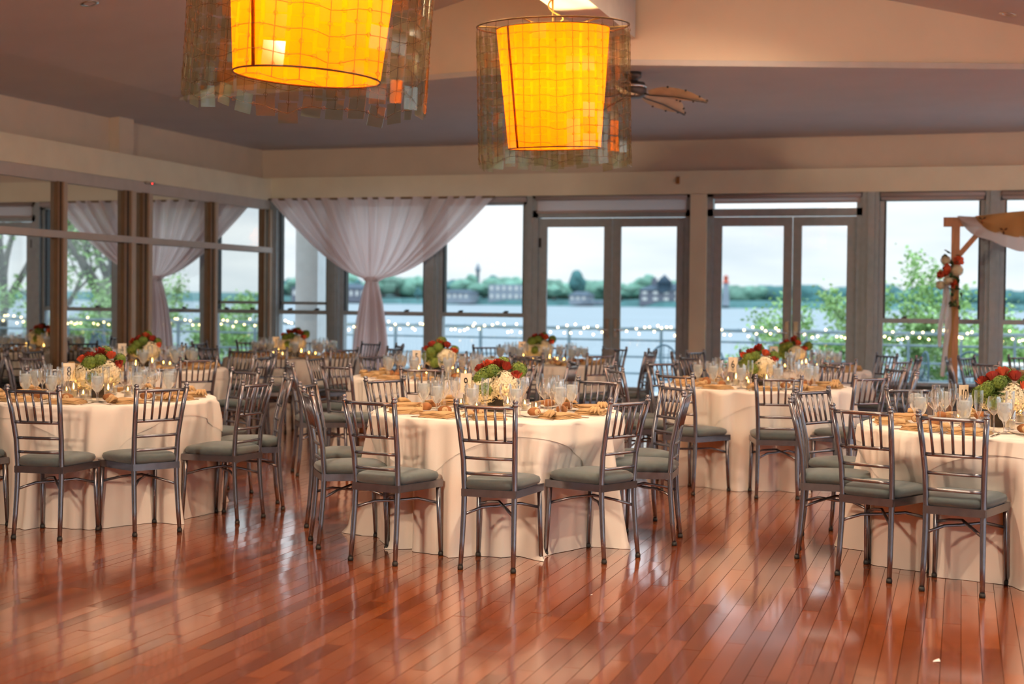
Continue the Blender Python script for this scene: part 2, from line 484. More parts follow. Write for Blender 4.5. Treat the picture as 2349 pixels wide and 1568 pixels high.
MB().box(XL, -5.33, 17.40, 17.7, 0.47, 0.49).build('window_sill', 'gpanel', wb)
MB().box(XL, -5.33, 17.38, 17.7, 0.0, 0.27).build('heater_cover', 'bbase', wb)
MB().box(-3.39, -3.35, 17.395, 17.42, 2.90, 2.99).build('rusty_bracket', 'rust', wb)
wr = struct('wall_right')
MB().box(XR, XR + 0.2, YF, YB + 0.2, 0, 0.12).build('wall_panel', 'paint', wr)
MB().box(XR, XR + 0.2, YF, YB + 0.2, 3.2, 3.6).build('wall_panel', 'paint', wr)
for i in range(8):
    MB().box(XR, XR + 0.2, YF + i * 3.1, YF + i * 3.1 + 0.2, 0.1, 3.2).build('pier', 'frame', wr)
tag(MB().box(-9.35, XR + 0.2, YF - 0.2, YF, 0, 4.7).build('wall_front', 'paint'), kind='structure')

# back glazing
def win(n, x0, x1, zr=1.25, raised=False):
    o = struct('window_%d' % n)
    y0, y1 = 17.50, 17.62
    MB().box(x0, x1, y0, y1, 2.67, 2.78).build('head_frame', 'frame', o)
    f = MB().box(x0, x0 + 0.055, y0, y1, 0.47, 2.7).build('jamb', 'frame', o)
    MB().box(x0 + 0.055, x0 + 0.075, y0 + 0.02, y1, zr, 2.67).build('track', 'framed', f)
    f = MB().box(x1 - 0.055, x1, y0, y1, 0.47, 2.7).build('jamb', 'frame', o)
    MB().box(x1 - 0.075, x1 - 0.055, y0 + 0.02, y1, zr, 2.67).build('track', 'framed', f)
    MB().box(x0, x1, y0, y1, 0.47, 0.52).build('bottom_frame', 'frame', o)
    a, b = x0 + 0.055, x1 - 0.055
    lo = MB().box(a, b, y0 + 0.01, y0 + 0.05, zr - 0.03, zr + 0.025).build('lower_sash_rail', 'frame', o)
    for t in (0.22, 0.78):
        cx = a + (b - a) * t
        m = MB().box(cx - 0.03, cx + 0.03, y0 + 0.012, y0 + 0.045, zr + 0.025, zr + 0.04)
        m.box(cx - 0.012, cx + 0.04, y0 + 0.015, y0 + 0.035, zr + 0.04, zr + 0.052)
        m.build('sash_lock', 'framed', lo)
    if raised:
        MB().box(a, b, y0 + 0.055, y0 + 0.10, zr + 0.10, zr + 0.14).build('upper_sash_rail', 'frame', o)
    MB().box(a, b, y0 + 0.03, y0 + 0.036, 0.52, zr - 0.03).build('pane', 'pane', o)
    MB().box(a, b, y0 + 0.07, y0 + 0.076, zr + 0.02, 2.67).build('pane', 'pane', o)
    return o
win(1, -8.92, -8.10, 1.25, True)
win(2, -7.96, -6.70)
win(3, -6.55, -5.33)
win(4, -0.95, 0.25)
win(5, 0.41, 1.62)
win(6, 1.80, 3.0)
win(7, 3.2, 4.4)
for i, (a, b, d) in enumerate([(-9.0, -8.88, 0), (-8.10, -7.96, 0), (-6.70, -6.55, 0), (-5.33, -5.255, 0), (-1.145, -0.95, 1), (0.25, 0.41, 1), (1.62, 1.80, 1), (3.0, 3.2, 1), (4.4, 4.8, 1)]):
    m = MB().box(a, b, 17.45, 17.66, 0.0, 2.78)
    if b - a > 0.1:
        m.box(a + (b - a) * 0.32, b - (b - a) * 0.25, 17.425, 17.46, 0.0, 2.78)
    tag(m.build('trim_%d' % (i + 3), 'frame'), kind='structure')

def doors(n, x0, x1, xm, zt, blind_only):
    o = struct('door_%d' % n)
    y0, y1 = 17.47, 17.62
    MB().box(x0, x0 + 0.07, y0, y1, 0, 2.78).build('jamb', 'frame', o)
    MB().box(x1 - 0.07, x1, y0, y1, 0, 2.78).build('jamb', 'frame', o)
    MB().box(x0, x1, y0, y1, zt, zt + 0.09).build('transom_bar', 'frame', o)
    MB().box(x0 + 0.07, x1 - 0.07, y0 + 0.05, y0 + 0.056, zt + 0.09, 2.76).build('transom_pane', 'pane', o)
    MB().box(x0, x1, y0, y1, 2.74, 2.78).build('head_frame', 'frame', o)
    for side, (a, b) in enumerate(((x0 + 0.075, xm - 0.004), (xm + 0.004, x1 - 0.075))):
        ya, yb = y0 + 0.03, y0 + 0.075
        lf = MB().box(a, a + 0.105, ya, yb, 0.01, zt - 0.01).box(b - 0.105, b, ya, yb, 0.01, zt - 0.01).box(a + 0.105, b - 0.105, ya, yb, zt - 0.12, zt - 0.01).box(a + 0.105, b - 0.105, ya, yb, 0.01, 0.26).build('door_leaf', 'frame', o)
        MB().box(a + 0.105, b - 0.105, ya + 0.02, ya + 0.026, 0.26, zt - 0.12).build('pane', 'pane', lf)
        hx = b - 0.05 if side == 0 else a + 0.05
        h = MB().box(hx - 0.025, hx + 0.025, ya - 0.012, ya, 0.98, 1.22)
        h.tube([(hx, ya, 1.08), (hx, ya - 0.06, 1.08), (hx + (-0.11 if side == 0 else 0.11), ya - 0.06, 1.08)], 0.011, 8)
        h.build('door_handle', 'chrome', lf)
        if side == 0 and n == 1:
            MB().box(a + 0.0, a + 0.03, ya - 0.012, ya, 2.12, 2.24).build('hinge', 'framed', lf)
    return o
doors(1, -5.255, -3.215, -4.215, 2.50, True)
doors(2, -3.01, -1.145, -1.97, 2.50, False)

def blind(label, x0, x1, zb):
    t = thing('roller_blind', label, 'blind', ((x0 + x1) / 2, 17.44, 2.74), 0, 'roller blinds over the back windows')
    w2 = (x1 - x0) / 2
    MB().tube([(-w2, 0, 0), (w2, 0, 0)], 0.028, 10).build('roller_tube', 'blind', t)
    MB().add([(-w2 + .01, 0.02, zb - 2.74), (w2 - .01, 0.02, zb - 2.74), (w2 - .01, 0.02, 0.01), (-w2 + .01, 0.02, 0.01)], [(0, 1, 2, 3)]).build('blind_cloth', 'blind', t)
    MB().box(-w2 + 0.01, w2 - 0.01, 0.012, 0.028, zb - 2.76, zb - 2.735).build('hem_bar', 'blind', t)
blind('roller blind pulled down over the panel above the first double door', -5.21, -3.26, 2.575)
blind('roller blind rolled short above the second double door, beside the pillar', -2.93, -1.16, 2.675)
blind('rolled up blind over the window behind the wooden arch post', -0.94, 0.24, 2.70)
blind('rolled up blind over the window above the tan arch drape', 0.42, 1.6, 2.70)
blind('rolled up blind at the curtain edge beside the first double door', -6.53, -5.34, 2.72)

# mirror wall on the left
mull = [(12.645, 12.79, 1), (13.877, 14.088, 1), (14.25, 14.433, 1), (15.795, 15.948, 0), (17.226, 17.45, 0)]
edges = [4.0] + [c for p in mull for c in p[:2]]
mw = struct('wall_left_mirror')
segs = [(4.0, 8.2), (8.3, 12.645)] + [(mull[i][1], mull[i + 1][0]) for i in range(4)]
for a, b in segs:
    MB().box(XL - 0.06, XL - 0.05, a, b, 0.06, 2.08).build('mirror_panel', 'mirror', mw)
    MB().box(XL - 0.06, XL - 0.05, a, b, 2.08, 2.63).build('mirror_panel', 'mirror', mw)
for a, b, k in mull + [(8.2, 8.3, 0)]:
    c = a + (b - a) * 0.62
    f = MB().box(XL - 0.06, XL - 0.005, a, c, 0, 2.63).build('mullion', 'bronze', mw)
    MB().box(XL - 0.055, XL - 0.003, a + (c - a) * 0.42, a + (c - a) * 0.62, 0, 2.63).build('groove', 'dark', f)
    MB().box(XL - 0.06, XL + 0.012, c, b, 0, 2.63).build('mullion_face', 'tan', f)
MB().box(XL - 0.06, XL + 0.02, 4.0, 17.45, 2.045, 2.118).build('mirror_rail', 'trimw', mw)
MB().box(XL - 0.06, XL + 0.01, 4.0, 17.45, 0.0, 0.08).build('mirror_base', 'bronze', mw)
MB().box(XL - 0.3, XL - 0.065, YF, YB + .2, 0, 2.65).build('backing_wall', 'paint', mw)

# smoke detector, downlights
t = thing('smoke_detector', 'small smoke detector with red light under the mirror wall beam', 'detector', (XL + 0.03, 14.35, 2.735))
MB().lathe([(0, 0), (0.055, 0), (0.06, 0.01), (0.05, 0.022), (0, 0.022)], 16).build('body', 'plastic', t)
MB().blob((0.045, -0.035, 0.0), 0.006, 6, 4).build('indicator_light', 'red', t)
def downlight(label, p, nx, watts=0.0):
    t = thing('recessed_downlight', label, 'downlight', p, 0, 'recessed ceiling downlights')
    t.rotation_euler = (0, math.atan(nx), 0)
    MB().lathe([(0.05, -0.004), (0.072, -0.006), (0.076, 0.0), (0.05, 0.0)], 20).build('trim_ring', 'chrome', t)
    MB().lathe([(0.05, -0.003), (0.03, 0.035), (0.0, 0.04)], 16).build('reflector', 'chrome', t)
    if watts:
        l = bpy.data.lights.new('downlight_beam', 'SPOT'); l.energy = watts; l.color = (1.0, 0.75, 0.52); l.spot_size = 2.6; l.spot_blend = 0.9; l.shadow_soft_size = 0.06
        o = bpy.data.objects.new('downlight_beam', l); COL.objects.link(o); o.parent = t; o.location = (0, 0, -0.02)
    return t
def zv(x):
    return ZO + 0.2008 * (x + 7.9) if x < -2.92 else ZR - 0.1901 * (x + 2.92)
downlight('recessed downlight in the brown slope above the mirror wall', (-6.68, 9.85, zv(-6.68)), -0.2, CAN_W)
downlight('recessed downlight in the slope beyond the gable end', (0.334, 12.81, zv(0.334)), 0.19, 0)
for x, y, k in ((-4.6, 9.6, 1), (-1.2, 11.2, 1), (1.6, 10.4, 1), (-5.7, 6.7, 0.25), (-1.2, 6.9, 2.0), (1.8, 6.0, 1.5), (-1.3, 2.6, 0.25)):  # unseen downlights added to brighten the tables and the back of the room
    downlight('added unseen fill downlight high in the vault over the tables', (x, y, zv(x)), -0.2 if x < -2.92 else 0.19, CAN_W * k)

def added_spot(label, p, aim, watts):  # out-of-frame spotlight put in to brighten the table fronts and back wall
    t = thing('added_fill_spotlight', label, 'spotlight', p)
    MB().tube([(0, 0, 0.08), (0, 0, 0.0)], 0.012, 8).lathe([(0, 0.08), (0.05, 0.08), (0.05, 0.065), (0, 0.06)], 12).build('bracket', 'fandark', t)
    d = (Vector(aim) - Vector(p)).normalized()
    MB().tube([-d * 0.08, d * 0.09], [0.045, 0.055], 14, False).build('housing', 'fandark', t)
    l = bpy.data.lights.new('spot_beam', 'SPOT'); l.energy = watts; l.color = (1.0, 0.77, 0.55); l.spot_size = 1.5; l.spot_blend = 0.8; l.shadow_soft_size = 0.16
    o = bpy.data.objects.new('spot_beam', l); COL.objects.link(o); o.parent = t; o.location = d * 0.1
    o.rotation_euler = d.to_track_quat('-Z', 'Y').to_euler()
added_spot('added fill spotlight out of view aimed at table eight', (-3.05, 0.6, 3.66), (-5.0, 9.5, 1.1), FILL_SPOT_W * 0.8)
added_spot('added fill spotlight out of view aimed at table ten', (-2.80, -1.4, 3.66), (-0.6, 9.5, 1.1), FILL_SPOT_W * 1.3)

# ------------------------------------------------------------------ pendants
def pendant(label, loc, tilt, vis=True, k=1.0, drop=3.74):
    t = thing('pendant_lamp', label, 'lamp', loc, 0, 'drum pendants hung from the ridge beam' if vis else None)
    t.rotation_euler = tilt
    rr = R
    RO, HT = 0.565, 1.0
    zt = 1.04
    # inner shade
    n = 48
    m = MB(); vs = []
    for i in range(7):
        q = i / 6
        r = 0.345 + 0.075 * q; z = 0.14 + 0.88 * q
        vs += [(r * math.cos(2 * PI * k / n), r * math.sin(2 * PI * k / n), z) for k in range(n)]
    m.add(vs, [(i * n + k, i * n + (k + 1) % n, (i + 1) * n + (k + 1) % n, (i + 1) * n + k) for i in range(6) for k in range(n)], True)
    sh = m.build('lamp_shade', 'shade', t)
    MB().lathe([(0.344, 0.146), (0.2, 0.144), (0.0, 0.143)], 32).build('diffuser', 'shade', t)
    for (r, z) in ((0.345, 0.14), (0.42, 1.02)):
        MB().tube([(r * math.cos(2 * PI * k / n), r * math.sin(2 * PI * k / n), z) for k in range(n + 1)], 0.005, 6, False).build('hoop', 'wire', sh)
    m = MB().tube([(0.348 * math.cos(4.0), 0.348 * math.sin(4.0), 0.14), (0.423 * math.cos(4.0), 0.423 * math.sin(4.0), 1.02)], 0.009, 6)
    m.build('seam', 'shade', sh)
    m = MB().tube([(RO * math.cos(2 * PI * k / n), RO * math.sin(2 * PI * k / n), zt) for k in range(n + 1)], 0.007, 6, False)
    m.build('top_ring', 'wire', t)
    m = MB()
    for k in range(6):
        a = 2 * PI * k / 6 + 0.3
        m.tube([(0, 0, zt - 0.03), (RO * math.cos(a), RO * math.sin(a), zt)], 0.006, 6)
    m.build('spokes', 'brass', t)
    cl = drop - loc[2]
    MB().tube([(0, 0, zt - 0.05), (0, 0, zt + 0.06), (0, 0, cl - 0.02)], 0.008, 8).build('stem', 'brass', t)
    pts = [(0.03 * math.sin(q * 7) + 0.05 * math.exp(-(q * 8 - 2) ** 2), 0.02 * math.cos(q * 6), zt + 0.0 + q * (cl - zt - 0.02)) for q in [i / 14 for i in range(15)]]
    MB().tube(pts, 0.006, 6).build('cord', 'brass', t)
    MB().lathe([(0, cl), (0.07, cl), (0.06, cl - 0.025), (0, cl - 0.03)], 16).build('ceiling_plate', 'brass', t)
    MB().blob((0, 0, 0.60), 0.05, 12, 8).build('bulb', 'bulb', t)
    lamp(t, (0, 0, 0.62), LAMP_W * k, (1.0, 0.66, 0.28), 0.09)
    # glass tiles on wires
    NC, NR = 30, 9
    dz = HT / NR
    tm = MB().box(-0.049, 0.049, -0.002, 0.002, -0.052, 0.052).mesh('glass_tile', 'tile')
    wm = MB()
    for c in range(NC):
        a = 2 * PI * (c + 0.5) / NC
        ca, sa = math.cos(a), math.sin(a)
        sag = 0.02 * math.sin(c * 1.3) + 0.012 * math.sin(c * 2.9)
        wp = [(RO * ca, RO * sa, zt)]
        for r in range(NR):
            z = zt - 0.045 - dz * (r + 0.5) + sag * (r / NR) + rr.uniform(-.004, .004)
            tlt = rr.uniform(-0.05, 0.05) * (1 + 2.2 * (r == NR - 1))
            if vis or r % 2 == 0:
                o = put('glass_tile', tm, t, (RO * ca, RO * sa, z), (rr.uniform(-.05, .05), tlt, a + PI / 2 + rr.uniform(-.12, .12) * (1 + (r == NR - 1))))
            wp.append(((RO + 0.006) * ca, (RO + 0.006) * sa, z))
        wm.tube(wp, 0.0014, 4, False)
    for r in range(NR):
        pts = []
        for k in range(NC * 2 + 1):
            a = 2 * PI * k / (NC * 2)
            c = k / 2 - 0.5
            sag = 0.02 * math.sin(c * 1.3) + 0.012 * math.sin(c * 2.9)
            pts.append(((RO + .007) * math.cos(a), (RO + .007) * math.sin(a), zt - 0.045 - dz * (r + 0.5) + sag * (r / NR) + 0.004 * math.sin(k * 2.1)))
        wm.tube(pts, 0.0014, 4, False)
        for k in range(0, NC * 2, 2):
            p = Vector(pts[k]); a = 2 * PI * k / (NC * 2)
            ta = Vector((-math.sin(a), math.cos(a), 0))
            for zz in (0.0, dz * 0.5):
                q = p + Vector((0, 0, zz)) if zz == 0 else Vector(pts[k + 1]) + Vector((0, 0, zz))
                wm.tube([q + ta * 0.010 * math.cos(j * PI / 3) + Vector((0, 0, 0.010 * math.sin(j * PI / 3))) for j in range(7)], 0.0013, 3, False)
    tag(wm.build('wire_netting', 'wire', t), kind='stuff')
    return t
pendant('drum pendant with yellow shade and glass tiles, cropped by the ceiling edge', (-2.97, 6.12, 2.36), (0.02, 0.055, 0.4), True, 0.8)
pendant('drum pendant with yellow shade and glass tiles beside the ceiling fan', (-2.92, 10.26, 2.45), (0.07, -0.012, 0.1))
pendant('drum pendant with yellow shade near the windows past the arch', (2.95, 13.0, 2.2), (0, 0, 0), False, 2.2, 3.5)

# ceiling fan
t = thing('ceiling_fan', 'ceiling fan with pale leaf shaped blades behind the far pendant', 'fan', (-2.90, 12.75, 3.545))
MB().lathe([(0, 0), (0.08, 0), (0.08, -0.05), (0.05, -0.07), (0.05, -0.09), (0.11, -0.10), (0.13, -0.14), (0.13, -0.20), (0.09, -0.235), (0, -0.24)], 24).build('motor', 'fandark', t)
MB().lathe([(0.131, -0.125), (0.138, -0.13), (0.138, -0.145), (0.131, -0.15)], 24).build('motor_band', 'chrome', t)
for k in range(5):
    a = math.radians(-12 + 72 * k)
    m = MB(); n = 10; vs = []; fs = []
    for i in range(n + 1):
        q = i / n
        wv = 0.105 * math.sin(PI * min(1, q * 0.9 + 0.08)) ** 0.7 * (1 if q < 0.85 else (1 - (q - .85) / .15) * 0.8 + 0.2)
        x = 0.17 + 0.56 * q
        for j, s in enumerate((-1, -0.5, 0, 0.5, 1)):
            vs.append((x, s * wv, -0.205 - 0.10 * q * q - s * wv * 0.42 - 0.015 * (1 - abs(s))))
    for i in range(n):
        for j in range(4):
            fs.append((i * 5 + j, i * 5 + j + 1, (i + 1) * 5 + j + 1, (i + 1) * 5 + j))
    m.add(vs, fs, True)
    b = m.build('fan_blade', 'fanblade', t); b.rotation_euler = (0, 0, a)
    m = MB().tube([(0.10, 0, -0.2), (0.18, 0, -0.225), (0.42, 0, -0.255), (0.73, 0, -0.325)], 0.007, 5)
    for i in (4, 7, 9, 10):
        p = vs[i * 5]; q = vs[i * 5 + 4]
        m.blob(p, 0.012, 6, 4); m.blob(q, 0.012, 6, 4)
    m.build('blade_rib', 'fandark', b)

# ------------------------------------------------------------------ sheer curtain
def curtain():
    t = thing('sheer_curtain', 'sheer white curtain gathered at its middle over the corner windows', 'curtain', (-7.376, 17.24, 0))
    def side(v):
        # half widths left, right at height param v: 0 top .. 1 bottom
        z = 2.76 * (1 - v)
        return z
    m = MB(); nu, nvv = 150, 60
    vs = []
    for j in range(nvv + 1):
        z = 2.765 - (2.765 - 0.01) * j / nvv
        if z > 1.70:
            q = (z - 1.70) / 1.065
            wl_, wr_ = 0.07 + 1.44 * q ** 0.62 * (0.93 + .07 * q), 0.07 + 1.60 * q ** 0.55 * (0.93 + .07 * q)
        else:
            q = (1.70 - z) / 1.70
            g = min(1, q / 0.75)
            wl_, wr_ = 0.07 + 0.22 * math.sin(g * PI / 2) ** 0.8, 0.07 + 0.17 * math.sin(g * PI / 2) ** 0.8
        for i in range(nu + 1):
            u = i / nu * 2 - 1
            x = u * (wl_ if u < 0 else wr_)
            gather = math.exp(-((z - 1.70) / 0.22) ** 2)
            spread = min(1.0, (wl_ + wr_) / 1.4)
            y = (0.05 * (1 - gather * 0.6)) * (math.sin(u * 47 + 1.3 * math.sin(u * 9)) + 0.5 * math.sin(u * 83)) * (0.55 + 0.45 * spread)
            y += -0.05 * math.sqrt(max(0, 1 - u * u)) * (gather + 0.3)
            vs.append((x, y, z))
    fs = [(j * (nu + 1) + i, (j + 1) * (nu + 1) + i, (j + 1) * (nu + 1) + i + 1, j * (nu + 1) + i + 1) for j in range(nvv) for i in range(nu)]
    m.add(vs, fs, True)
    m.build('curtain_cloth', 'curtain', t)
    m = MB().lathe([(0.085, -0.03), (0.092, 0.0), (0.085, 0.03)], 24, (0, -0.01, 1.70), True, 1, 0.75)
    m.build('tie_band', 'curtain', t)
    MB().tube([(-1.52, 0.0, 2.755), (1.68, 0.0, 2.755)], 0.014, 8).build('curtain_rod', 'bronze', t)
curtain()

# ------------------------------------------------------------------ chair
def chair_proto():
    t = thing('ballroom_chair', 'x', 'chair', (0, 0, -50))
    def post(s):
        pts = [(s * 0.150, -0.205, 0.012), (s * 0.146, -0.19, 0.15), (s * 0.143, -0.178, 0.30), (s * 0.142, -0.172, 0.44), (s * 0.146, -0.184, 0.60), (s * 0.155, -0.215, 0.75), (s * 0.167, -0.252, 0.895)]
        return MB().tube(pts, [0.0125, 0.0145, 0.0155, 0.016, 0.0155, 0.015, 0.0145], 10)
    def at(z):
        zz = [0.012, .15, .30, .44, .60, .75, .895]; yy = [-.205, -.19, -.178, -.172, -.184, -.215, -.252]; xx = [.150, .146, .143, .142, .146, .155, .167]
        for i in range(6):
            if z <= zz[i + 1]:
                q = (z - zz[i]) / (zz[i + 1] - zz[i])
                return xx[i] + (xx[i + 1] - xx[i]) * q, yy[i] + (yy[i + 1] - yy[i]) * q
    for s in (-1, 1):
        m = post(s)
        c = (s * 0.167, -0.252, 0.0)
        m.lathe([(0.0145, .893), (0.017, .897), (0.0165, .903), (0.010, .906), (0.0155, .914), (0.0155, .920), (0.010, .928), (0.0, .930)], 10, c)
        p = m.build('rear_leg', 'silver', t)
        MB().lathe([(0.0, 0), (0.015, 0), (0.0165, 0.008), (0.0145, 0.022), (0.0, 0.022)], 10, (s * 0.150, -0.205, 0)).build('foot_cap', 'rubber', p)
        p = MB().tube([(s * 0.187, 0.198, 0.012), (s * 0.182, 0.186, 0.22), (s * 0.178, 0.178, 0.425)], [0.0115, 0.0135, 0.0145], 10).build('front_leg', 'silver', t)
        MB().lathe([(0.0, 0), (0.014, 0), (0.0155, 0.008), (0.0135, 0.022), (0.0, 0.022)], 10, (s * 0.187, 0.198, 0)).build('foot_cap', 'rubber', p)
    for z, r in ((0.885, 0.0105), (0.700, 0.0100), (0.605, 0.0092), (0.520, 0.0092)):
        x, y = at(z)
        MB().tube([(-x, y, z), (-x * 0.5, y - 0.010, z), (0, y - 0.013, z), (x * 0.5, y - 0.010, z), (x, y, z)], r, 8).build('back_rail', 'silver', t)
    for k in range(5):
        q = -0.66 + 0.33 * k
        xa, ya = at(0.70); xb, yb = at(0.885)
        MB().tube([(q * xa, ya - 0.011, 0.70), (q * xb, yb - 0.011, 0.885)], 0.0075, 8).build('spindle', 'silver', t)
    # seat frame: trapezoid apron
    m = MB()
    xf, xb_, yf, yb_ = 0.198, 0.155, 0.200, -0.190
    o_ = [(-xb_, yb_), (xb_, yb_), (xf, yf), (-xf, yf)]
    n_ = [(-xb_ + .025, yb_ + .025), (xb_ - .025, yb_ + .025), (xf - .027, yf - .025), (-xf + .027, yf - .025)]
    vs = [(*p, z) for z in (0.395, 0.436) for p in o_] + [(*p, 0.395) for p in n_] + [(*p, 0.436) for p in n_]
    fs = []
    for i in range(4):
        j = (i + 1) % 4
        fs += [(i, j, 4 + j, 4 + i), (8 + j, 8 + i, 12 + i, 12 + j), (j, i, 8 + i, 8 + j)]
    fs.append((4, 5, 6, 7))
    m.add(vs, fs)
    m.build('seat_frame', 'silver', t)
    # cushion
    m = MB(); n = 14; vs = []
    prof = [(0.96, 0.436), (1.03, 0.446), (1.05, 0.462), (1.02, 0.478), (0.90, 0.489), (0.65, 0.497), (0.35, 0.501), (0.0, 0.502)]
    nn = 40
    for sc_, z in prof:
        for k in range(nn):
            a = 2 * PI * k / nn
            c, s_ = math.cos(a), math.sin(a)
            e_ = 0.42
            ux = math.copysign(abs(c) ** e_, c); uy = math.copysign(abs(s_) ** e_, s_)
            y = 0.004 + uy * 0.196 * sc_
            wd = 0.155 + (0.198 - 0.155) * (y + 0.19) / 0.39
            vs.append((ux * wd * sc_, y, z))
    fs = [(i * nn + k, i * nn + (k + 1) % nn, (i + 1) * nn + (k + 1) % nn, (i + 1) * nn + k) for i in range(len(prof) - 1) for k in range(nn)]
    m.add(vs, fs, True)
    m.build('seat_cushion', 'seatpad', t)
    for s in (-1, 1):
        MB().tube([(s * 0.143, -0.18, 0.295), (s * 0.07, -0.09, 0.325), (0, 0.005, 0.335 + 0.012 * s), (-s * 0.09, 0.10, 0.33), (-s * 0.183, 0.19, 0.30)], 0.0085, 8).build('cross_stretcher', 'silver', t)
    return t
CH = chair_proto()
bpy.context.view_layer.update()
CH_KIDS = list(CH.children)
for o in [CH] + CH_KIDS:
    KIDS[o.name] = list(o.children)
first_chair = [True]
def chair(mx, my, face, label, group):
    """mx, my: middle between the rear feet; face: heading of the seat front in radians"""
    cx, cy_ = mx + 0.205 * math.cos(face), my + 0.205 * math.sin(face)
    rz = face - PI / 2
    if first_chair[0]:
        first_chair[0] = False
        CH.location = (cx, cy_, 0); CH.rotation_euler = (0, 0, rz); CH['label'] = label; CH['group'] = group
        return CH
    return dup(CH, (cx, cy_, 0), rz, label, group)

# ------------------------------------------------------------------ table top things: meshes shared by all tables
ZT = 0.766
def lathe_mesh(prof, n, name, m, c=(0, 0, 0)):
    return MB().lathe(prof, n, c).mesh(name, m)
def proto(name, parts):
    """parts: list of (part name, mesh); returns a builder"""
    def make(loc, rz, label, cat, group):
        t = thing(name, label, cat, loc, rz, group)
        for pn, me in parts:
            put(pn, me, t)
        return t
    return make
foot = [(0.0, 0.0), (0.034, 0.001), (0.035, 0.003), (0.012, 0.006)]
goblet = proto('water_goblet', [
    ('bowl', lathe_mesh(foot + [(0.006, 0.012), (0.0065, 0.045), (0.012, 0.058), (0.028, 0.075), (0.036, 0.10), (0.0375, 0.13), (0.036, 0.165)], 18, 'bowl', 'glass')),
    ('iced_water', lathe_mesh([(0.0, 0.058), (0.010, 0.060), (0.026, 0.077), (0.034, 0.10), (0.0355, 0.128), (0.035, 0.142), (0.02, 0.147), (0.0, 0.144)], 16, 'iced_water', 'water_ice'))])
wine = proto('wine_glass', [('bowl', lathe_mesh(foot + [(0.004, 0.012), (0.004, 0.09), (0.010, 0.098), (0.030, 0.118), (0.038, 0.142), (0.036, 0.170), (0.030, 0.195)], 18, 'bowl', 'glass'))])
flute = proto('champagne_flute', [('bowl', lathe_mesh([(0.0, 0.0), (0.030, 0.001), (0.031, 0.003), (0.010, 0.006), (0.004, 0.012), (0.004, 0.085), (0.012, 0.10), (0.022, 0.13), (0.0245, 0.17), (0.0235, 0.225)], 16, 'bowl', 'glass'))])
# folded napkin: three loose layers and a twisted corner
def napkin_parts():
    m = MB()
    rr = random.Random(5)
    for i in range(4):
        z = 0.003 + 0.0085 * i; n = 8
        wx, wy = 0.098 - 0.004 * i, 0.088 - 0.003 * i
        dx, dy = rr.uniform(-.006, .006), rr.uniform(-.006, .006)
        vs = []; fs = []
        for a in range(n + 1):
            for b in range(5):
                x = (a / n * 2 - 1) * wx + dx; y = (b / 4 * 2 - 1) * wy + dy
                vs.append((x, y, z + 0.003 + 0.003 * math.sin(a * 1.1 + i) + 0.0015 * math.cos(b * 2 + i)))
        for a in range(n + 1):
            for b in range(5):
                x, y, zz = vs[a * 5 + b]; vs.append((x * 0.985, y * 0.985, zz - 0.0075))
        o = (n + 1) * 5
        for a in range(n):
            for b in range(4):
                k = a * 5 + b
                fs.append((k, k + 5, k + 6, k + 1)); fs.append((o + k, o + k + 1, o + k + 6, o + k + 5))
            fs.append((a * 5, o + a * 5, o + a * 5 + 5, a * 5 + 5)); fs.append((a * 5 + 4, a * 5 + 9, o + a * 5 + 9, o + a * 5 + 4))
        for b in range(4):
            fs.append((b, b + 1, o + b + 1, o + b)); k = n * 5 + b; fs.append((k, o + k, o + k + 1, k + 1))
        m.add(vs, fs, True)
    k = MB()
    for q in range(4):
        a0 = 2.4 + 0.38 * q
        pts = [(-0.085, -0.055, 0.036), (-0.085 + 0.035 * math.cos(a0), -0.055 + 0.035 * math.sin(a0), 0.046), (-0.085 + 0.075 * math.cos(a0), -0.055 + 0.075 * math.sin(a0), 0.030 - .004 * q)]
        k.tube(pts, [0.006, 0.014, 0.004], 7)
    return [('folded_layers', m.mesh('folded_layers', 'napkin')), ('rolled_corner', k.mesh('rolled_corner', 'napkin'))]
napkin = proto('folded_napkin', napkin_parts())
plate_me = lathe_mesh([(0.0, 0.002), (0.05, 0.002), (0.055, 0.004), (0.078, 0.012), (0.08, 0.013), (0.078, 0.010), (0.052, 0.0), (0.0, 0.0)], 24, 'bread_plate', 'china')
def bread_mesh():
    m = MB(); rr = random.Random(3)
    m.blob((0, 0, 0.026), 0.034, 14, 9, 0.03, rr, (1.25, 1.0, 0.78))
    return m.mesh('bread_crust', 'bread')
crust_me = bread_mesh()
crumb_me = MB().lathe([(0.0, 0.0), (0.017, 0.0), (0.019, -0.004)], 14).mesh('crumb_face', 'crumb')
def bread_roll(loc, rz, label, group):
    t = thing('bread_roll', label, 'bread roll', loc, rz, group)
    put('bread_crust', crust_me, t)
    put('cut_face', crumb_me, t, (0.0, -0.0335, 0.028), (PI / 2, 0, 0))
def fork_mesh():
    m = MB().box(-0.003, 0.003, -0.10, 0.04, 0.001, 0.0035)
    m.box(-0.006, 0.006, -0.10, -0.06, 0.001, 0.0038)
    m.box(-0.010, 0.010, 0.04, 0.055, 0.001, 0.0035)
    for k in range(4):
        x = -0.0088 + 0.0058 * k
        m.box(x - 0.0013, x + 0.0013, 0.055, 0.095, 0.001, 0.0032)
    return m.mesh('dinner_fork', 'steel')
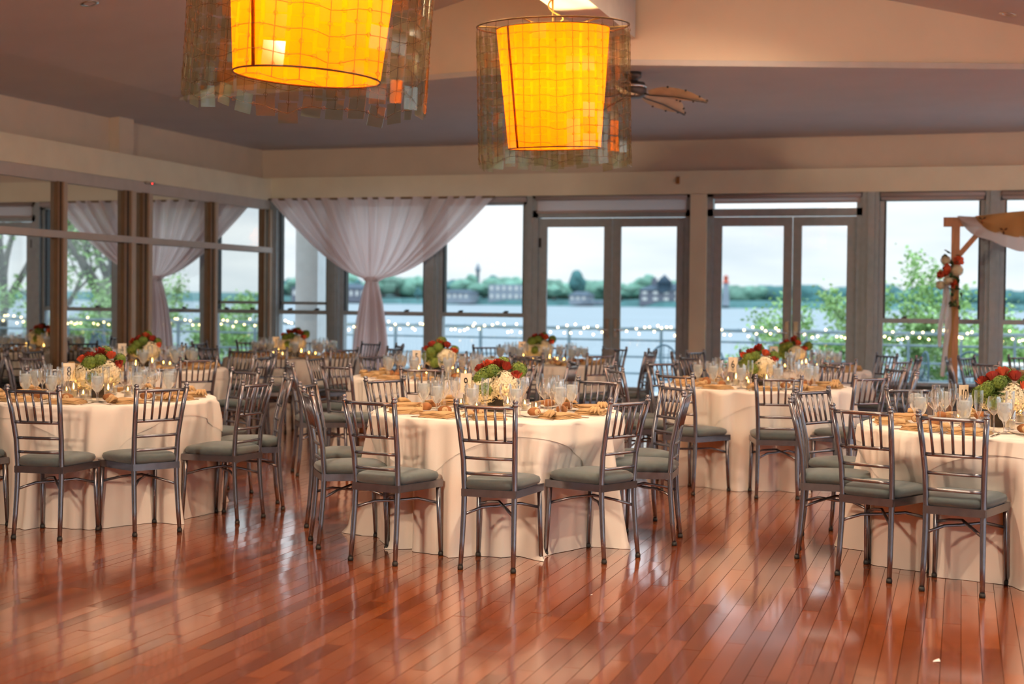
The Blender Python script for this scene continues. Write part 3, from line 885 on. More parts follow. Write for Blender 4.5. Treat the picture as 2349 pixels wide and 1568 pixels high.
def knife_mesh():
    m = MB().box(-0.006, 0.006, -0.11, -0.01, 0.001, 0.006)
    m.add([(-0.007, -0.01, 0.001), (0.007, -0.01, 0.001), (0.010, 0.08, 0.001), (0.002, 0.115, 0.001), (-0.007, 0.10, 0.001), (-0.007, -0.01, 0.003), (0.007, -0.01, 0.003), (0.010, 0.08, 0.003), (0.002, 0.115, 0.003), (-0.007, 0.10, 0.003)],
          [(4, 3, 2, 1, 0), (5, 6, 7, 8, 9), (0, 1, 6, 5), (1, 2, 7, 6), (2, 3, 8, 7), (3, 4, 9, 8), (4, 0, 5, 9)])
    return m.mesh('dinner_knife', 'steel')
fork_me, knife_me = fork_mesh(), knife_mesh()
cup_me = lathe_mesh([(0.0, 0.001), (0.024, 0.001), (0.027, 0.004), (0.030, 0.07), (0.0285, 0.07), (0.0255, 0.008), (0.0, 0.006)], 16, 'glass_cup', 'glass')
wax_me = lathe_mesh([(0.0, 0.006), (0.0245, 0.008), (0.0262, 0.034), (0.02, 0.035), (0.0, 0.033)], 14, 'wax', 'wax')
flame_me = MB().lathe([(0.0, 0.038), (0.0045, 0.043), (0.0055, 0.049), (0.003, 0.060), (0.0, 0.068)], 8).mesh('flame', 'flame')
wick_me = MB().tube([(0, 0, 0.032), (0.0005, 0, 0.041)], 0.0009, 5).mesh('wick', 'ink')
def votive(loc, label, group, tall):
    t = thing('votive_candle', label, 'candle', loc, 0, group)
    if tall: t.scale = (1, 1, 1.55)
    put('glass_cup', cup_me, t)
    wx = put('wax', wax_me, t); put('wick', wick_me, wx)
    put('flame', flame_me, t)
    l = lamp(t, (0, 0, 0.052), CANDLE_W, (1.0, 0.50, 0.13), 0.006)

# flowers
def floret_ball(r, n, s, m, name, seed, squash=0.9):
    rr = random.Random(seed); mb = MB()
    mb.blob((0, 0, 0), r * 0.86, 12, 8, 0.05, rr, (1, 1, squash))
    for i in range(n):
        z = 1 - 2 * (i + 0.5) / n; a = i * 2.39996
        q = math.sqrt(max(0, 1 - z * z))
        d = Vector((q * math.cos(a), q * math.sin(a), z * squash))
        nrm = Vector((d.x, d.y, d.z)).normalized()
        c = d * r * rr.uniform(0.90, 1.06)
        u = nrm.orthogonal().normalized(); v = nrm.cross(u)
        ro = rr.uniform(0, 2)
        for k in range(4):
            b = ro + k * PI / 2
            e1 = u * math.cos(b) + v * math.sin(b); e2 = nrm.cross(e1)
            mb.add([c, c + e1 * s * 0.6 + e2 * s * 0.45 + nrm * s * .25, c + e1 * s * 1.1 + nrm * s * 0.1, c + e1 * s * 0.6 - e2 * s * 0.45 + nrm * s * .25], [(0, 1, 2, 3)], True)
    return mb.mesh(name, m)
hyd_me = floret_ball(0.088, 150, 0.016, 'hyd', 'hydrangea', 1)
vib_me = floret_ball(0.045, 80, 0.010, 'green', 'green_bloom', 2)
def rose_mesh(m, seed):
    rr = random.Random(seed); mb = MB()
    for ring, (nr, rad, hh) in enumerate(((3, 0.011, 0.030), (4, 0.020, 0.030), (5, 0.030, 0.026), (6, 0.037, 0.018))):
        for k in range(nr):
            a0 = 2 * PI * k / nr + ring * 0.7; w_ = 2 * PI / nr * 0.72
            vs = []; fs = []
            for i in range(4):
                for j in range(4):
                    a = a0 + (i / 3 - 0.5) * w_ * (1.2 if j < 3 else 0.8); q = j / 3
                    r_ = rad * (0.35 + 0.65 * math.sin(q * PI / 2)) + (0.004 if j == 3 else 0) + rr.uniform(-.001, .001)
                    vs.append((r_ * math.cos(a), r_ * math.sin(a), -0.018 + (hh + 0.018) * q - (0.004 if j == 3 and ring > 1 else 0)))
            for i in range(3):
                for j in range(3):
                    fs.append((i * 4 + j, i * 4 + 4 + j, i * 4 + 5 + j, i * 4 + 1 + j))
            mb.add(vs, fs, True)
    return mb
rose_me = rose_mesh('rose', 4).mesh('rose', 'rose')
coral_me = rose_mesh('coral', 6).mesh('rose', 'coral')
def leaf_mesh(L, W, m, name):
    vs = []; n = 6
    for i in range(n + 1):
        q = i / n; w_ = W * math.sin(PI * q) ** 0.8
        vs += [(L * q, -w_, -0.02 * q * q + 0.006 * math.sin(PI * q)), (L * q, 0, -0.02 * q * q), (L * q, w_, -0.02 * q * q + 0.006 * math.sin(PI * q))]
    fs = []
    for i in range(n):
        fs += [(i * 3, i * 3 + 3, i * 3 + 4, i * 3 + 1), (i * 3 + 1, i * 3 + 4, i * 3 + 5, i * 3 + 2)]
    return MB().add(vs, fs, True).mesh(name, m)
leaf_me = leaf_mesh(0.085, 0.024, 'leaf', 'leaf')
vase_me = MB().box(-0.055, 0.055, -0.055, 0.055, 0, 0.115).mesh('vase', 'vase')
def centerpiece(loc, rz, label, seed, k=1.0):
    t = thing('flower_arrangement', label, 'flowers', loc, rz, None)
    t.scale = (k, k, k)
    put('vase', vase_me, t)
    rr = random.Random(seed)
    put('hydrangea', hyd_me, t, (0.045, -0.055, 0.155), (0.3, 0.2, rr.uniform(0, 6)))
    put('hydrangea', hyd_me, t, (-0.03, 0.07, 0.165), (0.1, 0, rr.uniform(0, 6)))
    if seed % 2: put('hydrangea', hyd_me, t, (-0.075, -0.045, 0.135), (0.1, 0.5, rr.uniform(0, 6)))
    for p in ((-0.085, -0.06, 0.185), (-0.02, -0.075, 0.235), (0.125, 0.02, 0.235), (0.03, 0.03, 0.275), (-0.075, -0.075, 0.215), (-0.045, -0.03, 0.185), (-0.105, 0.03, 0.16), (-0.06, -0.10, 0.13), (0.0, 0.12, 0.2)):
        o = put('green_bloom', vib_me, t, [c + rr.uniform(-.012, .012) for c in p], (rr.uniform(-1, 1), rr.uniform(-1, 1), 0))
        s = rr.uniform(0.85, 1.12); o.scale = (s, s, s)
    for i, p in enumerate(((-0.055, -0.035, 0.262), (0.01, -0.01, 0.285), (0.055, -0.045, 0.262), (-0.02, 0.06, 0.26), (0.11, -0.07, 0.21), (-0.10, 0.0, 0.235))):
        o = put('rose', (rose_me, coral_me)[(i + seed) % 3 == 0], t, [c + rr.uniform(-.01, .01) for c in p], (rr.uniform(-.2, .7), rr.uniform(-.5, .5), rr.uniform(0, 6)))
    for i in range(12):
        a = 2 * PI * i / 12 + rr.uniform(-.2, .2)
        put('leaf', leaf_me, t, (0.06 * math.cos(a), 0.06 * math.sin(a), 0.13 + 0.09 * rr.random()), (0, rr.uniform(-0.9, 0.1), a))

def digit_mesh(txt, h):
    cu = bpy.data.curves.new('number', 'FONT')
    cu.body = txt; cu.size = h; cu.align_x = 'CENTER'; cu.extrude = 0.0006; cu.resolution_u = 4
    ob = bpy.data.objects.new('number', cu); COL.objects.link(ob)
    dg = bpy.context.evaluated_depsgraph_get()
    me = bpy.data.meshes.new_from_object(ob.evaluated_get(dg))
    bpy.data.objects.remove(ob); bpy.data.curves.remove(cu)
    me.materials.clear(); me.materials.append(MAT['ink'])
    return me
def table_number(loc, rz, txt, label):
    t = thing('table_number', label, 'sign', loc, rz, None)
    MB().lathe([(0.0, 0.0), (0.028, 0.0), (0.028, 0.003), (0.004, 0.006), (0.0, 0.006)], 16).tube([(0, 0, 0.004), (0, 0, 0.135)], 0.0022, 6).build('stand', 'steel', t)
    MB().tube([(0.010 * math.cos(a), -0.003, 0.135 + 0.010 * math.sin(a)) for a in [2 * PI * i / 12 for i in range(13)]], 0.0015, 5, False).build('clip', 'steel', t)
    c = MB().box(-0.039, 0.039, -0.001, 0.001, 0.115, 0.235).build('card', 'card', t)
    d = put('number', digit_mesh(txt, 0.088), c, (0, -0.0022, 0.148), (PI / 2, 0, 0))
    d.scale = (0.72, 1, 1)

# ------------------------------------------------------------------ tables
def cloth(center, angs, legs, seed, label, label2, group, corner=None):
    rr = random.Random(seed)
    ph = [rr.uniform(0, 6.28) for _ in range(8)]
    n = 180
    def fold(a):
        return 0.55 * math.cos(15 * a + ph[0] + 0.9 * math.sin(2 * a + ph[1])) + 0.38 * math.cos(24 * a + ph[2] + 1.2 * math.sin(3 * a + ph[3])) + 0.16 * math.cos(41 * a + ph[4])
    def seat(a):
        d = min(abs((a - s + PI) % (2 * PI) - PI) for s in angs)
        return max(0.0, min(1.0, (d - 0.17) / 0.16))        # 0 behind a chair, 1 between
    def rad(a, t):
        f = fold(a); s = seat(a)
        r = 0.780 + 0.035 * t + 0.125 * s * t ** 1.2 + f * (0.014 + 0.062 * t ** 0.7)
        q = max(0.0, min(1.0, (t - 0.16) / 0.22))
        if q > 0:
            for a0, a1, r0, r1 in legs:
                w_ = a1 - a0
                u = ((a - a0 + PI) % (2 * PI) - PI) / w_
                d = 0.0 if 0 <= u <= 1 else min(abs(u), abs(u - 1)) * w_
                if d < 0.24:
                    uu = max(0.0, min(1.0, u))
                    lim = (r0 + (r1 - r0) * uu) / max(0.9, math.cos((uu - 0.5) * w_)) - 0.028 - 0.012 * max(0.0, f) + max(0.0, d - 0.035) * 3.2
                    lim = max(lim, 0.60)
                    if r > lim: r += (lim - r) * q
        return r
    c = (center[0], center[1], 0)
    m = MB(); vs = []; fs = []; nl = 18
    for j in range(nl + 1):
        t = j / nl
        for k in range(n):
            a = 2 * PI * k / n
            r = rad(a, t); z = 0.757 * (1 - t) + 0.006
            if t < 0.06: r -= 0.012
            if j == nl:
                q = max(0, fold(a)) * seat(a)
                r += 0.004 + 0.085 * q; z = 0.0012
            vs.append((r * math.cos(a), r * math.sin(a), z))
    vs.append((0, 0, 0.7625)); o = len(vs) - 1
    for j in range(nl):
        for k in range(n):
            fs.append((j * n + k, (j + 1) * n + k, (j + 1) * n + (k + 1) % n, j * n + (k + 1) % n))
    fs += [(o, k, (k + 1) % n) for k in range(n)]
    m.add(vs, fs, True)
    u = m.build('tablecloth', 'cloth', None, c)
    tag(u, label, 'tablecloth', group)
    # square overlay
    m = MB(); vs = [(0, 0, ZT)]; fs = []; rot = rr.uniform(0, PI / 2) if corner is None else math.radians(corner - 45)
    rings = [0.3, 0.55, 0.72, 0.762, 0.776]
    for r in rings:
        vs += [(r * math.cos(2 * PI * k / n), r * math.sin(2 * PI * k / n), ZT if r < 0.765 else ZT - 0.007) for k in range(n)]
    nd = 12
    for j in range(1, nd + 1):
        q = j / nd
        for k in range(n):
            a = 2 * PI * k / n
            b = (a - rot + PI / 4) % (PI / 2) - PI / 4
            d = 0.845 / math.cos(b) - 0.765
            z = ZT - 0.007 - d * q
            t = (0.757 - z) / 0.757
            vs.append(((rad(a, t) + 0.0045) * math.cos(a), (rad(a, t) + 0.0045) * math.sin(a), z))
    fs += [(0, 1 + k, 1 + (k + 1) % n) for k in range(n)]
    for j in range(len(rings) + nd - 1):
        for k in range(n):
            fs.append((1 + j * n + k, 1 + (j + 1) * n + k, 1 + (j + 1) * n + (k + 1) % n, 1 + j * n + (k + 1) % n))
    m.add(vs, fs, True)
    v = m.build('table_overlay', 'over', None, c)
    tag(v, label2, 'tablecloth', group)

PLACES = ['front', 'front right', 'near right', 'far right', 'back right', 'back', 'back left', 'far left', 'near left', 'front left']
D = math.degrees
def table(num, where, cx, cy_, off, over=None, lod=0, k=1.0, corner=None):
    """off: compass of one chair in degrees; over: measured chairs {slot degrees: (mx, my, face)}"""
    who = 'at ' + where
    camdir = math.atan2(-cy_, -cx)
    angs = [math.radians(off + 36 * i) for i in range(10)]
    over = over or {}
    used = []
    for a in angs:
        best = None
        for o in over:
            if abs((math.radians(o) - a + PI) % (2 * PI) - PI) < math.radians(19): best = o
        used.append((math.radians(best) if best is not None else a, over.get(best) if best is not None else None))
    # order: start at the chair facing the camera, then counter clockwise (to the right as seen)
    rel = lambda u: (u[0] - camdir + PI) % (2 * PI) - PI
    used.sort(key=lambda u: rel(u) % (2 * PI))
    i0 = min(range(10), key=lambda i: abs(rel(used[i])))
    used = used[i0:] + used[:i0]
    rr = random.Random(int(cx * 100) + int(cy_ * 10))
    seats = []; legs = []
    for a, ov in used:
        if ov:
            mx, my, fc = ov[0], ov[1], math.radians(ov[2])
        else:
            r = 1.205 + rr.uniform(-.02, .03)
            mx, my = cx + r * math.cos(a), cy_ + r * math.sin(a); fc = a + PI + rr.uniform(-.1, .1)
        seats.append((mx, my, fc))
        u = Vector((math.cos(fc), math.sin(fc))); v = Vector((math.sin(fc), -math.cos(fc)))
        pol = []
        for sd in (-1, 1):
            p = Vector((mx, my)) + u * (0.205 + 0.20) + v * 0.192 * sd - Vector((cx, cy_))
            pol.append((math.atan2(p.y, p.x), p.length))
        if ((pol[1][0] - pol[0][0] + PI) % (2 * PI) - PI) < 0: pol.reverse()
        legs.append((pol[0][0], pol[0][0] + ((pol[1][0] - pol[0][0]) % (2 * PI)), pol[0][1], pol[1][1]))
    cloth((cx, cy_), [u[0] for u in used], legs, int(100 + cx * 7 + cy_ * 13), 'floor length cream tablecloth on the round table, ' + where, 'square cream cloth laid over the tablecloth ' + who, 'table linens ' + who, corner)
    for i, (a, ov) in enumerate(used):
        pl = PLACES[i]
        mx, my, fc = seats[i]
        chair(mx, my, fc, 'silver ballroom chair with grey cushion at the %s seat %s' % (pl, who), 'ballroom chairs ' + who)
        ca, sa = math.cos(a), math.sin(a)
        def P(r, s, z=ZT):     # r out from the centre, s to the sitter's right
            # sitter faces the centre (-ca,-sa); right of that is (-sa, ca) rotated
            return (cx + r * ca - s * sa * 1.0, cy_ + r * sa + s * ca, z)
        j = lambda q=.012: rr.uniform(-q, q)
        rz = a + PI / 2
        napkin(P(0.605, -0.02 + j()), rz + j(.15), 'folded gold napkin with a twisted corner at the %s place %s' % (pl, who), 'napkin', 'folded napkins ' + who)
        g_ = goblet(P(0.455 + j(.02), 0.115 + j()), rz, 'stemmed goblet of iced water at the %s place %s' % (pl, who), 'goblet', 'water goblets ' + who)
        g_.scale = (1.1, 1.1, 1.14)
        wine(P(0.375 + j(.02), 0.06 + j()), rz, 'empty round wine glass at the %s place %s' % (pl, who), 'wine glass', 'wine glasses ' + who)
        flute(P(0.345 + j(.02), 0.135 + j()), rz, 'tall empty champagne flute at the %s place %s' % (pl, who), 'flute', 'champagne flutes ' + who)
        pp = P(0.43 + j(.02), -0.085 + j())
        pt = put('bread_plate', plate_me, None, pp)
        tag(pt, 'small bread plate at the %s place %s' % (pl, who), 'plate', 'bread plates ' + who)
        bread_roll((pp[0], pp[1], ZT + 0.003), rz + rr.uniform(-1, 1), 'brown bread roll on the plate at the %s place %s' % (pl, who), 'bread rolls ' + who)
        if lod == 0:
            for q, (me, nm, s, wd) in enumerate(((fork_me, 'dinner_fork', -0.15, 'fork lying beside the napkin'), (knife_me, 'dinner_knife', 0.11, 'knife lying beside the napkin'))):
                o = put(nm, me, None, P(0.60, s + j(.006)), (0, 0, rz + j(.06)))
                tag(o, 'steel %s at the %s place %s' % (wd, pl, who), nm.split('_')[1], nm.split('_')[1] + 's ' + who)
    # centre
    right = Vector((rt.x, rt.y, 0)); toward = Vector((-cx, -cy_, 0)).normalized()
    right = Vector((-toward.y, toward.x, 0))
    face = math.atan2(toward.y, toward.x) + PI / 2
    centerpiece((cx, cy_, ZT), face + rr.uniform(-.2, .2), 'low arrangement of cream, green and red flowers in the middle of ' + where, int(abs(cx * 10)), k * 1.06)
    if num:
        p = Vector((cx, cy_, ZT)) - right * 0.2 + toward * 0.05
        table_number(p, face + ({'10': 0.9, '9': -0.5}.get(num, rr.uniform(-.25, .25))), num, 'white number card on a thin stand ' + who)
    nv = 8
    for i in range(nv):
        a = camdir + 2 * PI * (i + 0.5) / nv + rr.uniform(-.15, .15)
        r = 0.175 + 0.07 * (i % 2) + rr.uniform(0, .03)
        names = ['front right of', 'right of', 'behind right of', 'just behind', 'behind left of', 'left of', 'front left of', 'just before']
        votive((cx + r * math.cos(a), cy_ + r * math.sin(a), ZT), '%s candle in a glass cup %s the flowers %s' % ('tall lit' if i % 3 == 0 else 'small lit', names[i], who), 'votive candles ' + who, i % 3 == 0)

table('9', 'table nine', -2.74, 8.40, -69, {-74: (-2.414, 7.23, 90), -105: (-3.077, 7.228, 77.6), -33: (-1.805, 7.796, 154), -139: (-3.626, 7.642, 34), 3: (-1.627, 8.53, 184)}, corner=-107)
table('8', 'table eight', -5.58, 8.37, -75, {-73.5: (-5.235, 7.205, 96.6), -39: (-4.681, 7.639, 149), -2.7: (-4.404, 8.315, 174), 33: (-4.50, 8.93, 214)}, corner=-58)
table('10', 'table ten', 0.22, 8.57, -101, {-104: (-0.026, 7.484, 77), -131: (-0.477, 7.731, 66.6), -169: (-0.885, 8.357, 4)})
table('6', 'table six', -1.60, 11.8, -111)
table('5', 'table five', -4.40, 11.8, -112, {-148: (-5.22, 10.62, 34)})
table('4', 'table four', -7.43, 11.87, -72)
table('1', 'table one', -7.30, 14.8, -75, None, 1)
table('2', 'table two', -4.35, 14.8, -80, None, 1)
table('3', 'table three', -1.64, 14.8, -100, None, 1)
table('', 'the arch table', 1.15, 14.9, -138, None, 1)

# ------------------------------------------------------------------ wedding arch by the window
def arch():
    t = thing('wedding_arch', 'wooden ceremony arch post and beam standing before the windows', 'arch', (-0.075, 16.3, 0))
    MB().box(-0.045, 0.045, -0.045, 0.045, 0, 2.30).build('post', 'archwood', t)
    MB().box(2.15, 2.24, -0.045, 0.045, 0, 2.30).build('post', 'archwood', t)
    MB().box(-0.13, 2.34, -0.045, 0.045, 2.30, 2.40).build('top_beam', 'archwood', t)
    MB().obox((0.13, 0, 2.10), (0.165, 0, 0.20), (0, 0.03, 0), (0.022, 0, -0.018)).build('brace', 'archwood', t)
    MB().obox((2.06, 0, 2.10), (-0.165, 0, 0.20), (0, 0.03, 0), (0.022, 0, 0.018)).build('brace', 'archwood', t)
arch()
def drape(name, mat, label, x0, x1, top, bot, yoff, seed, loc):
    rr = random.Random(seed); m = MB(); nu, nv_ = 44, 14; vs = []
    for i in range(nu + 1):
        u = i / nu; x = x0 + (x1 - x0) * u
        zt_, zb_ = top(u), bot(u)
        for j in range(nv_ + 1):
            v = j / nv_
            z = zt_ + (zb_ - zt_) * v
            y = yoff - 0.02 - 0.03 * math.sin(PI * v) + 0.012 * math.sin(u * 31 + v * 5) + 0.008 * math.sin(u * 57)
            vs.append((x + 0.01 * math.sin(v * 9 + u * 20), y, z))
    fs = [(i * (nv_ + 1) + j, (i + 1) * (nv_ + 1) + j, (i + 1) * (nv_ + 1) + j + 1, i * (nv_ + 1) + j + 1) for i in range(nu) for j in range(nv_)]
    m.add(vs, fs, True)
    # roll over the beam top
    o = m.build(name, mat, None, loc)
    tag(o, label, 'drape')
    return o
AL = (-0.075, 16.3, 0)
drape('arch_drape', 'drapew', 'white cloth swag over the wooden arch beam under the tan cloth', 0.02, 2.2,
      lambda u: 2.415 - 0.02 * math.sin(u * 9), lambda u: 2.40 - 0.34 * min(1, u * 5) ** 0.8 - 0.035 * math.sin(u * 26), -0.05, 3, AL)
dt = drape('arch_drape', 'drapet', 'tan printed cloth swag over the wooden arch beam', 0.20, 2.15,
      lambda u: 2.41 + 0.05 * min(1, u * 4), lambda u: 2.39 - 0.23 * min(1, u * 5) ** 0.7 - 0.02 * math.sin(u * 23), -0.085, 5, AL)
for (x, z) in ((0.27, 2.37), (0.49, 2.25), (0.82, 2.30), (1.1, 2.22)):
    m = MB()
    for k in range(3):
        a = -PI / 2 + 2.1 * (k - 1)
        m.add([(x, -0.15, z), (x + .03 * math.cos(a - .4), -0.15, z + .03 * math.sin(a - .4)), (x + .05 * math.cos(a), -0.15, z + .05 * math.sin(a)), (x + .03 * math.cos(a + .4), -0.15, z + .03 * math.sin(a + .4))], [(0, 1, 2, 3)])
    m.build('leaf_print', 'motif', dt)
def ribbon(mat, label, x, w_, z0, z1, yo, seed):
    rr = random.Random(seed); m = MB(); n = 30; vs = []
    p1, p2 = rr.uniform(0, 6), rr.uniform(0, 6)
    for i in range(n + 1):
        q = i / n; z = z0 + (z1 - z0) * q
        xc = x + 0.02 * math.sin(q * 5 + p1) - 0.02 * q; ww = w_ * (0.6 + 0.4 * math.sin(q * PI * 0.9 + 0.3))
        for k in range(5):
            s = k / 2 - 1
            vs.append((xc + s * ww, yo + 0.012 * math.sin(s * 3 + q * 8 + p2), z))
    fs = [(i * 5 + k, i * 5 + k + 1, i * 5 + 6 + k, i * 5 + 5 + k) for i in range(n) for k in range(4)]
    m.add(vs, fs, True)
    tag(m.build('hanging_ribbon', mat, None, AL), label, 'ribbon')
ribbon('drapew', 'white ribbon hanging from the flowers on the arch post', -0.075, 0.035, 1.68, 0.66, -0.075, 2)
ribbon('drapet', 'tan ribbon hanging from the flowers along the arch post', -0.012, 0.022, 1.70, 0.60, -0.068, 8)
ribbon('drapew', 'short cream ribbon hanging beside the arch post', -0.115, 0.028, 1.68, 0.98, -0.062, 14)
t = thing('flower_spray', 'spray of coral and cream flowers tied to the wooden arch post', 'flowers', (-0.075, 16.21, 1.82))
rr = random.Random(9)
for p, me in (((-0.10, -0.03, 0.02), coral_me), ((-0.14, -0.01, -0.05), coral_me), ((0.03, -0.03, 0.10), coral_me), ((-0.03, -0.02, -0.14), coral_me), ((-0.07, 0, -0.02), coral_me)):
    o = put('rose', me, t, p, (1.3, rr.uniform(-.5, .5), rr.uniform(0, 6))); o.scale = (1.5, 1.5, 1.5)
for p, s in (((0.02, -0.03, 0.0), .75), ((-0.10, 0, 0.11), .6), ((-0.07, -0.02, -0.11), .6), ((-0.15, 0, -0.16), .55)):
    o = put('cream_bloom', hyd_me, t, p, (rr.uniform(0, 3), 0, 0)); o.scale = (s, s, s)
for i in range(44):
    z = 0.18 - 0.60 * (i / 44) + rr.uniform(-.03, .03)
    o = put('leaf', leaf_me, t, ((-0.06 if i < 18 else 0.0) + rr.uniform(-.05, .07), rr.uniform(-.05, .02), z), (rr.uniform(-1, 1), rr.uniform(-1.5, 1.5), rr.uniform(0, 6)))
    s = rr.uniform(.6, 1.1); o.scale = (s, s, s)

# scraps on the floor
tag(MB().add([(0, 0, 0.001), (0.03, 0.006, 0.004), (0.024, 0.03, 0.010), (0.004, 0.02, 0.003)], [(0, 1, 2, 3)]).build('paper_scrap', 'paper', None, (-0.09, 6.04, 0.001)), 'white paper scrap alone on the dance floor boards', 'paper')
tag(MB().add([(0, 0, 0.001), (0.012, 0.002, 0.003), (0.010, 0.012, 0.004), (0.002, 0.009, 0.002)], [(0, 1, 2, 3)]).build('paper_scrap', 'paper', None, (-1.735, 6.82, 0.001)), 'tiny white scrap on the floor before table nine', 'paper')
# coat hung by the door
t = thing('hanging_coat', 'dark grey coat hung over a chair back before the first double door', 'coat', (-3.86, 15.98, 0.49))
m = MB(); vs = []; n = 16
for j in range(9):
    q = j / 8
    for k in range(n):
        a = 2 * PI * k / n
        wx = (0.105 - 0.045 * q) * (1 + 0.07 * math.cos(5 * a + q)); wy = 0.05 * (1 + 0.1 * math.cos(4 * a))
        vs.append((wx * math.cos(a) + 0.03 * q, wy * math.sin(a), 0.40 - 0.40 * q))
m.add(vs, [(j * n + k, (j + 1) * n + k, (j + 1) * n + (k + 1) % n, j * n + (k + 1) % n) for j in range(8) for k in range(n)] + [tuple(range(n)), tuple(reversed(range(8 * n, 9 * n)))], True)
m.build('coat_body', 'jacket', t)

# ------------------------------------------------------------------ outside: deck, rail, garden furniture
tag(MB().box(-40, 30, 17.75, 24.0, -0.35, -0.12).build('deck', 'deck'), kind='structure')
tag(MB().box(XL - 0.02, -8.62, 18.2, 18.55, -0.2, 3.2).build('outdoor_column', 'col'), kind='structure')
t = thing('deck_railing', 'slim blue grey railing along the waterside deck', 'railing', (0, 23.5, -0.12))
MB().tube([(-40, 0, 1.09), (30, 0, 1.09)], 0.028, 8).build('top_rail', 'rail', t)
for z in (0.90, 0.62, 0.34):
    MB().tube([(-40, 0, z), (30, 0, z)], 0.018, 6).build('rail_bar', 'rail', t)
pm = MB().box(-0.022, 0.022, -0.022, 0.022, 0, 1.09).mesh('post', 'rail')
for i in range(88):
    put('post', pm, t, (-40 + 0.8 * i, 0, 0))
t = thing('fairy_light_string', 'string of warm fairy lights wound along the deck railing', 'string lights', (0, 23.5, 0.97))
m = MB(); wv = MB(); pts = []
rr = random.Random(21)
x = -32.0
while x < 14:
    a = x * 21.0
    pts.append((x, 0.036 * math.cos(a), 0.036 * math.sin(a) + 0.0))
    if rr.random() < 0.86:
        m.blob((x + rr.uniform(-.02, .02), -0.05 + rr.uniform(-.03, .03), rr.choice((-0.075, 0.03)) + rr.uniform(-.03, .035)), 0.015, 6, 4)
    x += 0.075
wv.tube(pts, 0.004, 4, False)
tag(m.build('bulbs', 'fairy', t), kind='stuff')
wv.build('cable', 'rail', t)
# newel with ball and lights
t = thing('lit_newel_post', 'railing newel with dark ball and lights beside the corner table', 'post', (-11.0, 23.3, -0.12))
MB().box(-0.04, 0.04, -0.04, 0.04, 0, 0.95).build('post', 'rail', t)
MB().blob((0, 0, 1.02), 0.08, 14, 10).build('ball_cap', 'framed', t)
m = MB()
for i in range(26):
    q = i / 26
    m.blob((0.10 + 0.10 * math.sin(q * 11) * (1 - q * .4), -0.07, 1.02 - 0.75 * q), 0.018, 6, 4)
tag(m.build('bulbs', 'fairy', t), kind='stuff')

def garden_chair(loc, rz, label):
    t = thing('garden_chair', label, 'chair', loc, rz, 'wire garden chairs on the deck')
    arc = [(-0.26 * math.cos(a) if True else 0, -0.20 - 0.06 * math.sin(a), 0.42 + 0.50 * math.sin(a)) for a in [PI * i / 16 for i in range(17)]]
    MB().tube(arc, 0.013, 8).build('back_hoop', 'wicker', t)
    m = MB()
    for k in range(9):
        a = PI * (k + 1) / 10
        m.tube([(-0.26 * math.cos(a), -0.2 - 0.06 * math.sin(a), 0.42 + .50 * math.sin(a)), (-0.20 * math.cos(a) * .6, -0.20, 0.42)], 0.005, 5)
    for z in (0.55, 0.67, 0.78):
        s = (z - .42) / .50; xw = 0.26 * math.sqrt(max(0, 1 - s * s))
        m.tube([(-xw, -0.21, z), (xw, -0.21, z)], 0.004, 5)
    tag(m.build('back_mesh', 'wicker', t), kind='stuff')
    MB().lathe([(0, 0.42), (0.24, 0.42), (0.25, 0.435), (0.24, 0.45), (0, 0.445)], 20).build('seat', 'wicker', t)
    for sx_, sy_ in ((1, 1), (1, -1), (-1, 1), (-1, -1)):
        MB().tube([(0.17 * sx_, 0.17 * sy_, 0.42), (0.22 * sx_, 0.21 * sy_, 0)], 0.012, 7).build('leg', 'wicker', t)
    for s in (-1, 1):
        MB().tube([(s * 0.26, -0.2, 0.46), (s * 0.29, -0.05, 0.64), (s * 0.27, 0.16, 0.62), (s * 0.22, 0.18, 0.44)], 0.011, 7).build('arm', 'wicker', t)
garden_chair((-0.70, 20.0, -0.12), 1.9, 'dark wire garden chair with arched back turned toward the arch')
garden_chair((0.12, 20.1, -0.12), PI, 'pale arched garden chair behind the window post by the arch')
garden_chair((-4.1, 20.4, -0.12), PI + .3, 'arched wire garden chair outside the right leaf of the first double door')
garden_chair((-3.75, 21.6, -0.12), 0.6, 'arched garden chair nearer the railing outside the first double door')
garden_chair((1.05, 20.4, -0.12), 2.4, 'wire garden chair beside the round deck table')
t = thing('deck_table', 'round deck table with a pale cloth behind the arch', 'table', (0.75, 20.9, -0.12))
MB().lathe([(0, 0.72), (0.5, 0.72), (0.51, 0.735), (0.5, 0.75), (0, 0.75)], 28).build('tabletop', 'china', t)
MB().tube([(0, 0, 0), (0, 0, 0.72)], 0.04, 10).build('pedestal', 'wicker', t)
MB().lathe([(0, 0), (0.26, 0.0), (0.24, 0.02), (0.04, 0.05)], 20).build('base', 'wicker', t)

# water and the far shore
tag(MB().add([(-900, 24.6, -2.0), (900, 24.6, -2.0), (900, 1500, -2.0), (-900, 1500, -2.0)], [(0, 1, 2, 3)]).build('lake', 'lake'), kind='structure')
tag(MB().box(-40, 30, 23.95, 24.7, -2.2, -0.3).build('terrain_embankment', 'bark'), kind='structure')
def bearing(px, y):
    """x of the point at depth y that lies along a compass bearing given by horizontal picture position"""
    l = (px - 1174.5) / FPX
    return y * (-math.sin(YAW) + math.cos(YAW) * l) / (math.cos(YAW) + math.sin(YAW) * l)
def fz(py, y):
    return HCAM + (684 - py) * y / 3262.0
YS = 640.0
m = MB(); vs = []
xs = [-560 + 20 * i for i in range(60)]
for x in xs:
    y = YS + 12 * math.sin(x * 0.02) + 8 * math.sin(x * 0.07)
    vs += [(x, y - 6, -2.2), (x, y, 0.6), (x, y + 90, 3.0)]
m.add(vs, [(i * 3 + j, i * 3 + 3 + j, i * 3 + 4 + j, i * 3 + 1 + j) for i in range(len(xs) - 1) for j in range(2)], True)
